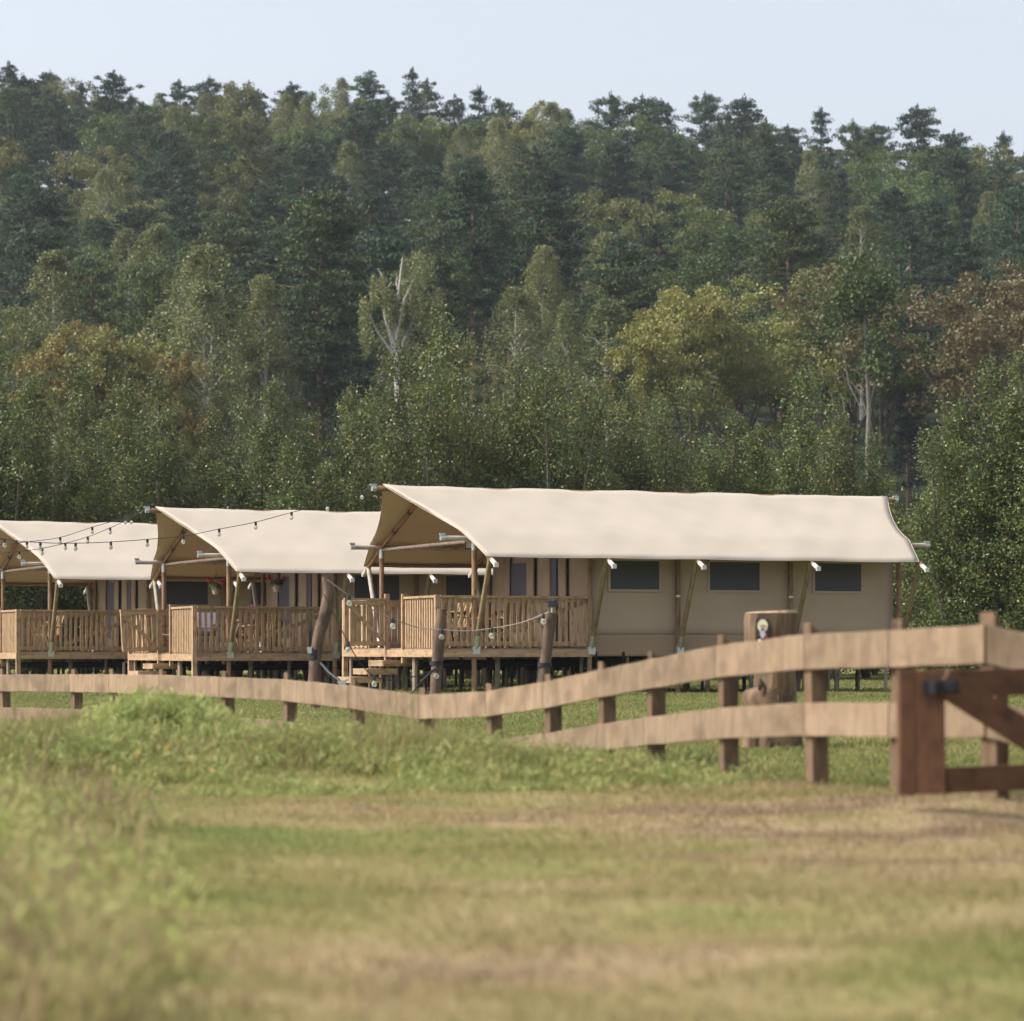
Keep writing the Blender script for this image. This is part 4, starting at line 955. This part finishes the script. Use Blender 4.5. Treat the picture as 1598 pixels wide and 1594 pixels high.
# drain pipes below decks
k = MB(); p0 = W(193, 1085, 71); k.tube([p0 - Vector((0, 0, .15)), W(193, 1034, 71), W(199, 1033, 71)], .035, 8); o = k.build('drain_pipe', M['pipe'], None, smooth=True); tag(o, 'white plastic drain pipe standing under the left tent', 'pipe')

# ------------------------------------------------------------------ posts with lights in front of the tents
def hook_bits(e, at): pass
def log_post(name, pts, D, rads, label, group, D2=None):
    base = W(pts[0][0], pts[0][1], D); gz0 = gz(base.x, base.y); e = empty(name, (base.x, base.y, gz0)); tag(e, label, 'post', group)
    L = [Vector((W(a, b, D).x - base.x, 0, W(a, b, D).z - gz0)) for a, b in pts]; L[0].z = -.05
    n = []; rr = []
    for i in range(len(L) - 1):
        for t in (0, .25, .5, .75): n.append(L[i].lerp(L[i + 1], t)); rr.append(rads[i] * (1 - t) + rads[i + 1] * t)
    n.append(L[-1]); rr.append(rads[-1]); ph = R.random() * 6
    MB().tube(n, rr, 14, vary=lambda t, l: 1 + .07 * math.sin(2 * t + l * 4 + ph) + .04 * math.sin(5 * t + l * 11) + .03 * math.sin(l * 17 + t)).build('log', M['log'], e, smooth=True)
    return e, L, base, gz0
e, L, b0, g0 = log_post('crooked_log_post', [(490, 1115), (491, 1049), (494, 1010), (500, 983), (509, 955), (514, 928), (509, 900)], 41, [.088, .086, .082, .09, .095, .088, .062], 'tall crooked bark log post strapped in front of the middle tent', 'posts carrying the string lights')
for py_ in (1018, 1026):
    p = W(491, py_, 41) - Vector((b0.x, b0.y, g0)); p.y = 0; MB().tube([p - Vector((0, 0, .03)), p + Vector((0, 0, .03))], .094, 14).build('strap', M['strap'], e, smooth=True)
p = W(493, 1015, 41) - Vector((b0.x, b0.y, g0)); MB().box((p.x - .085, -.06, p.z), (.06, .06, .09)).build('buckle', M['steel'], e)
e, L, b0, g0 = log_post('short_log_post', [(678, 1112), (681, 1050), (686, 985), (690, 951)], 42, [.088, .084, .078, .074], 'leaning log post wound with a cable before the nearest deck', 'posts carrying the string lights')
p = W(681, 1035, 42) - Vector((b0.x, b0.y, g0)); p.y = 0; MB().tube([p - Vector((0, 0, .03)), p + Vector((0, 0, .03))], .10, 14).build('strap', M['strap'], e, smooth=True)
e, L, b0, g0 = log_post('leaning_log_post', [(843, 1112), (848, 1060), (855, 1000), (860, 957)], 42, [.095, .09, .085, .08], 'leaning log post with a small black floodlight on top', 'posts carrying the string lights')
p = W(850, 1038, 42) - Vector((b0.x, b0.y, g0)); p.y = 0; MB().tube([p - Vector((0, 0, .03)), p + Vector((0, 0, .03))], .108, 14).build('strap', M['strap'], e, smooth=True)
fp = W(861, 953, 42); e = empty('floodlight', fp); tag(e, 'small black floodlight mounted on the leaning log post', 'floodlight')
MB().tube([(0, 0, -.03), (0, 0, .05)], .014, 6).build('bracket', M['steel'], e)
k = MB(); k.beam((-.0, -.03, .10), (.03, .05, .105), .12, .11); k.build('housing', M['iron'], e, bevel=.008)
# guy straps of the crooked post
k = MB(); a = W(494, 1028, 41); b = W(534, 1066, 40.6); k.tube([a, a.lerp(b, .5) + Vector((0, 0, -.03)), b], .022, 6); k.tube([a + Vector((.02, 0, -.05)), W(522, 1064, 40.8), Vector((W(524, 1064, 40.8).x, 40.8, 0))], .012, 5)
k.tube([b, Vector((b.x + .25, b.y, gz(b.x + .25, b.y)))], .015, 5)
o = k.build('guy_strap', M['strap'], None, smooth=True); tag(o, 'black guy strap running down from the crooked log post', 'strap')
k = MB(); k.box(b, (.10, .05, .07)); k.beam(b, b + Vector((.09, 0, .05)), .03, .03); o = k.build('ratchet', M['steel'], None); tag(o, 'steel ratchet on the guy strap beside the crooked post', 'ratchet')
k = MB(); a = W(683, 1040, 41.9); b = W(656, 1066, 41.7); k.tube([a, b], .018, 6); k.tube([b, Vector((b.x - .3, b.y, gz(b.x - .3, b.y)))], .012, 5); o = k.build('guy_strap', M['strap'], None, smooth=True); tag(o, 'black guy strap running left from the short log post', 'strap')

def garland(name, pts, bulbs, label, mat='cable', r=.007, bs=1.0):
    """pts: (px,py,D) of the cable; bulbs: parameter px positions"""
    P = [W(*p) for p in pts]; e = empty(name, P[0]); tag(e, label, 'string lights', 'festoon light strings')
    # smooth the cable
    Q = []
    for i in range(len(P) - 1):
        p0, p1, p2, p3 = P[max(i - 1, 0)], P[i], P[i + 1], P[min(i + 2, len(P) - 1)]
        for t in (0, .25, .5, .75):
            Q.append(.5 * ((2 * p1) + (-p0 + p2) * t + (2 * p0 - 5 * p1 + 4 * p2 - p3) * t * t + (-p0 + 3 * p1 - 3 * p2 + p3) * t ** 3))
    Q.append(P[-1]); MB().tube([q - P[0] for q in Q], r, 5).build('cable', M[mat], e, smooth=True)
    xs = [CX + q.x / q.y * F for q in Q]
    for bp in bulbs:
        j = min(range(len(Q) - 1), key=lambda i: abs((xs[i] + xs[i + 1]) / 2 - bp)); t = (bp - xs[j]) / (xs[j + 1] - xs[j] + 1e-6); q = Q[j].lerp(Q[j + 1], max(0, min(1, t))) - P[0]
        s = MB().lathe(q, [(0, .012), (.018, .010), (.026, -.02), (.024, -.06), (0, -.06)], 10).build('socket', M['iron'], e, smooth=True)
        MB().lathe(q + Vector((0, 0, -.06)), [(.018, 0), (.034 * bs, -.03), (.036 * bs, -.055), (.022 * bs, -.08), (0, -.09)], 12).build('bulb', M['glass'], s, smooth=True)
garland('festoon_lights', [(578, 760, 57.4), (565, 768, 57), (511, 786, 56.2), (455, 800, 55.6), (399, 815, 55), (342, 826, 54.4), (286, 837, 53.8), (230, 842, 53.2), (173, 846, 52.8), (118, 848, 52.4), (63, 847, 52), (7, 842, 51.6), (-60, 830, 51)],
        [565, 511, 455, 399, 342, 286, 230, 173, 118, 63, 7], 'long festoon light string from the nearest ridge across both left roofs')
garland('festoon_lights', [(226, 795, 63.6), (200, 807, 62), (144, 823, 60.5), (94, 839, 59), (42, 846, 57.5), (-50, 856, 56)], [196, 144, 94, 42], 'upper of two festoon strings leaving the middle tent ridge leftwards')
garland('festoon_lights', [(226, 795, 63.5), (205, 808, 62), (172, 824, 61), (137, 838, 60), (102, 848, 59), (66, 856, 58), (30, 861, 57), (-50, 868, 56)], [205, 172, 137, 102, 66, 30], 'lower of two festoon strings leaving the middle tent ridge leftwards')
garland('festoon_lights', [(511, 905, 40.9), (545, 930, 41), (580, 952, 41.2), (613, 966, 41.4), (650, 979, 41.7), (689, 983, 41.8), (730, 985, 41.9), (767, 981, 42), (810, 973, 42), (848, 959, 41.9), (857, 955, 41.8)],
        [545, 613, 689, 767, 848], 'festoon string hanging between the three log posts', mat='rope', r=.008, bs=1.15)
garland('festoon_lights', [(506, 928, 40.8), (524, 965, 40.8), (543, 1003, 40.8), (562, 1035, 40.9), (584, 1056, 41), (615, 1062, 41.2), (650, 1055, 41.5), (681, 1044, 41.7)], [543, 584, 683], 'low slack festoon string sagging from the crooked post', mat='cable', r=.008, bs=1.15)

# ------------------------------------------------------------------ carved stump with a plaque
def stump():
    D = 26.0; b = W(1202, 1165, D); g = gz(b.x, b.y); e = empty('carved_stump', (b.x, b.y, g)); tag(e, 'tall carved tree stump with a small picture plaque, standing on the lawn', 'stump')
    s = D / F; zz = lambda py: CZ + (HY - py) * s - g; xx = lambda px_: (px_ - 1202) * s
    prof = [(1171, 1159, 1252), (1150, 1162, 1250), (1125, 1167, 1247), (1104, 1165, 1244), (1092, 1158, 1243), (1082, 1160, 1243), (1077, 1163, 1242), (1073, 1176, 1242), (1050, 1177, 1241), (1032, 1175, 1241), (1016, 1166, 1241), (1000, 1162, 1242), (970, 1161, 1244), (957, 1163, 1245)]
    n = 40; mb = MB(); rings = []
    for py_, a, c in prof:
        cx_, rx = (xx(a) + xx(c)) / 2, (xx(c) - xx(a)) / 2; r = []
        for k in range(n):
            t = 2 * math.pi * k / n; q = 1 + .015 * math.sin(5 * t + 1) + .015 * math.sin(11 * t + py_ * .02) + .018 * math.sin(17 * t) + (.05 * math.sin(7 * t + 2) if py_ > 1140 else 0)
            r.append(Vector((cx_ + rx * q * math.cos(t), .20 * q * math.sin(t), zz(py_) + (.02 if False else 0))))
        rings.append(r)
    for i in range(len(rings) - 1):
        for k in range(n):
            j = (k + 1) % n; l0, l1 = rings[i][k].z, rings[i + 1][k].z; u0, u1 = k * .04, (k + 1) * .04
            mb.cur = 0; mb.quad([rings[i][k], rings[i][j], rings[i + 1][j], rings[i + 1][k]], [(l0, u0), (l0, u1), (l1, u1), (l1, u0)])
    mb.build('trunk', M['stump'], e, smooth=True)
    # sawn top, slightly stepped
    t = MB(); top = [p + Vector((0, 0, .0)) for p in rings[-1]]; c = sum(top, Vector()) / n
    up = [c + (p - c) * .93 + Vector((.006, 0, .018 + .012 * (p.x - c.x) / .25)) for p in top]
    for k in range(n): j = (k + 1) % n; t.quad([top[k], top[j], up[j], up[k]])
    t.quad(up, [(p.x, p.y) for p in up]); t.build('sawn_top', M['stumpcut'], e)
    # projecting carved ledge lower left and the root foot
    k = MB(); k.tube([(xx(1168), -.12, zz(1172)), (xx(1169), -.12, zz(1150)), (xx(1170), -.11, zz(1132))], [.085, .07, .045], 12, vary=lambda t, l: 1 + .08 * math.sin(3 * t)); k.build('root_foot', M['stump'], e, smooth=True)
    for (a, b_, h_, w_) in ((1188, 1078, .12, .05), (1232, 1080, .16, .06), (1212, 1088, .13, .04), (1238, 1160, .16, .05), (1210, 1164, .14, .05), (1226, 1166, .12, .05), (1183, 1068, .10, .06), (1198, 1163, .11, .05)):
        yy = -math.sqrt(max(0, 1 - (xx(a) / .24) ** 2)) * .185
        k = MB(); k.tube([(xx(a), yy, zz(b_) - h_ / 2), (xx(a) + .005, yy - .012, zz(b_)), (xx(a), yy, zz(b_) + h_ / 2)], [w_ * .25, w_ * .5, w_ * .2], 7); k.build('bark_ridge', M['stumpdark'], e, smooth=True)
    # plaque: dark board, pale oval halo, crowned bearded figure in plain shapes
    P = empty('plaque', (xx(1187), -.214, zz(985))); P.parent = e; P.rotation_euler = (0, 0, math.radians(-9))
    MB().box((0, 0, 0), (.118, .014, .208)).build('board', principled('plaque_dark', (.02, .018, .022), .5), P)
    def disc(x_, z_, rx, rz_, y_, m, nm, n_=20, pts=None):
        k = MB(); q = pts or [(x_ + rx * math.cos(2 * math.pi * i / n_), z_ + rz_ * math.sin(2 * math.pi * i / n_)) for i in range(n_)]
        f = [Vector((a, y_, b)) for a, b in q]; bk = [Vector((a, y_ + .003, b)) for a, b in q]; k.quad(f)
        for i in range(len(q)): j = (i + 1) % len(q); k.quad([f[j], f[i], bk[i], bk[j]])
        k.build(nm, m, P)
    cream = principled('plaque_cream', (.62, .60, .42), .6); orange = principled('plaque_orange', (.55, .20, .06), .6); grey = principled('plaque_grey', (.42, .44, .50), .6); white = principled('plaque_white', (.75, .75, .75), .6); red = principled('plaque_red', (.25, .05, .045), .6)
    disc(0, .045, .046, .058, -.010, cream, 'halo'); disc(0, -.005, .024, .062, -.013, grey, 'portrait'); disc(0, .012, .013, .016, -.016, principled('plaque_face', (.16, .15, .17), .6), 'face')
    disc(0, 0, 0, 0, -.016, orange, 'crown_shape', pts=[(-.02, .035), (.02, .035), (.024, .055), (.010, .05), (0, .062), (-.010, .05), (-.024, .055)])
    disc(.032, -.045, .010, .024, -.0135, red, 'red_detail'); disc(0, 0, 0, 0, -.0135, white, 'white_detail', pts=[(-.045, -.095), (-.008, -.095), (-.022, -.070), (-.04, -.078)])
    disc(-.034, -.03, .006, .012, -.0135, red, 'red_detail')
stump()

# ------------------------------------------------------------------ rail fence
def fence():
    base = W(440, 1090, 27.7); e = empty('rail_fence', (0, 0, 0)); tag(e, 'curving wooden post and rail fence crossing the field before the tents', 'fence')
    pts = []; 
    for i, (p, a, b, d) in enumerate(FL): pts.append((W(p, (a + b) / 2, d), (b - a) / F * d))
    def seg(p, q, ha, hb, name, thick=.035):
        d = (q - p).normalized(); n = Vector((-d.y, d.x, 0)).normalized()
        k = MB(); N_ = 6; o = R.random() * 20; Lh = (q - p).length
        rows_ = []
        for i in range(N_ + 1):
            t = i / N_; c = p.lerp(q, t) + Vector((0, 0, .002 * math.sin(i * 1.7 + p.y))); h_ = (ha * (1 - t) + hb * t) * (1 + .008 * math.sin(i * 2.3 + p.x * 3))
            rows_.append([c - n * thick / 2 + Vector((0, 0, -h_ / 2)), c + n * thick / 2 + Vector((0, 0, -h_ / 2)), c + n * thick / 2 + Vector((0, 0, h_ / 2)), c - n * thick / 2 + Vector((0, 0, h_ / 2))])
        vv = [0, .03, .24, .27, .48]
        for i in range(N_):
            for j in range(4):
                jj = (j + 1) % 4
                k.quad([rows_[i][j], rows_[i][jj], rows_[i + 1][jj], rows_[i + 1][j]], [(o + Lh * i / N_, vv[j]), (o + Lh * i / N_, vv[j + 1]), (o + Lh * (i + 1) / N_, vv[j + 1]), (o + Lh * (i + 1) / N_, vv[j])])
        k.quad(rows_[0][::-1]); k.quad(rows_[-1]); k.build(name, M['rail'], e, bevel=.004)
    for i in range(len(pts) - 1):
        (p, h0), (q, h1) = pts[i], pts[i + 1]; dd = (q - p).normalized(); hr = .205
        seg(p + dd * .004, q - dd * .004, hr, hr, 'rail')
        seg(p + dd * .004 - Vector((0, 0, .395)), q - dd * .004 - Vector((0, 0, .395)), hr * .95, hr * .95, 'rail')
    for i, (p, h) in enumerate(pts):
        d = (pts[min(i + 1, len(pts) - 1)][0] - pts[max(i - 1, 0)][0]); d.z = 0; d.normalize(); n = Vector((-d.y, d.x, 0))
        if n.x < 0: n = -n        # far side of the rails
        c = p + n * .075; c.z = 0; g = gz(c.x, c.y) - .12; top = p.z + h / 2 + .035
        lean = R.uniform(-.02, .02); w = .105; k = MB()
        A = [c + d * a * w / 2 + n * b * w / 2 for a, b in ((-1, -1), (1, -1), (1, 1), (-1, 1))]
        tops = [top + .03, top + .03, top - .085, top - .085]; o = R.random() * 30; hgt = top - g
        Bt = [Vector((q.x, q.y, g)) for q in A]; Tt = [Vector((q.x + lean, q.y, t_)) for q, t_ in zip(A, tops)]
        for j in range(4):
            jj = (j + 1) % 4; k.quad([Bt[j], Bt[jj], Tt[jj], Tt[j]], [(o, j * .1), (o, j * .1 + .1), (o + hgt, j * .1 + .1), (o + hgt, j * .1)])
        k.quad(Tt); k.quad(Bt[::-1]); k.build('fence_post', M['fpost'], e, bevel=.005)
    return pts
fpts = fence()

# ------------------------------------------------------------------ open gate leaning along the fence
def gate():
    D = 14.5; s = D / F
    o = W(1405, 1145, D); e = empty('field_gate', (o.x, o.y, gz(o.x, o.y))); tag(e, 'dark brown stained timber gate with a diagonal brace and black hinge', 'gate')
    L = lambda px_, py_, dy=0: W(px_, py_, D + dy) - e.location
    def bar(a, b, w, name, th_=.045, dy=0, dx=None):
        return MB().beam(L(*a, dy), L(*b, dy + (dx or 0)), th_, w * s, up=(0, 0, 1) if abs(a[0] - b[0]) > 5 else (1, 0, 0)).build(name, M['gate'], e, bevel=.004)
    bar((1448, 1046), (1450, 1239), 50, 'hanging_stile'); 
    MB().beam(L(1413, 1046, .03), L(1414, 1241, .03), .11, 24 * s, up=(1, 0, 0)).build('back_stile', M['gate'], e, bevel=.004)
    bar((1473, 1067), (1665, 1063), 42, 'top_rail', dy=.02, dx=.27); bar((1474, 1218), (1665, 1210), 40, 'bottom_rail', dy=.02, dx=.27)
    bar((1470, 1063), (1665, 1187), 44, 'brace', dy=-.035, dx=.27)
    bar((1684, 1042), (1684, 1232), 45, 'closing_stile', dy=.3)
    k = MB(); k.beam(L(1440, 1073, -.05), L(1496, 1071, -.05), .02, 20 * s); k.tube([L(1458, 1064, -.065), L(1458, 1083, -.065)], .03, 8); k.tube([L(1484, 1072, -.06), L(1484, 1073, -.09)], .03, 8); k.build('hinge', M['iron'], e, bevel=.003)
gate()

# dark earth scrape at the end of the grass bank
k = MB(); c = W(1120, 1212, 17.6); n = 26
for i in range(n):
    a, b = 2 * math.pi * i / n, 2 * math.pi * (i + 1) / n
    f = lambda t, r_: (c.x + .26 * r_ * math.cos(t) * (1 + .15 * math.sin(3 * t)), c.y + .38 * r_ * math.sin(t), gz(c.x + .26 * r_ * math.cos(t), c.y + .38 * r_ * math.sin(t)) + .035 * (1 - r_ ** 2) + .005)
    for r0, r1 in ((0.001, .35), (.35, .7), (.7, 1)): k.quad([f(a, r0), f(b, r0), f(b, r1), f(a, r1)])
o = k.build('bare_earth', principled('dark_earth', (.07, .05, .035), .95), None, smooth=True); tag(o, kind='structure')

# ------------------------------------------------------------------ haze
def haze():
    m = bpy.data.materials.new('haze'); t, N, L = nt(m); o = N('ShaderNodeOutputMaterial'); v = N('ShaderNodeVolumePrincipled')
    v.inputs['Color'].default_value = (.80, .88, 1, 1); v.inputs['Density'].default_value = .00016; v.inputs['Anisotropy'].default_value = .2
    L(v.outputs[0], o.inputs['Volume'])
    k = MB(); k.box((0, 560, 52), (1500, 1300, 110)); h = k.build('haze', m, None); tag(h, 'thin pale air over the valley', 'haze', None, 'stuff')
haze()
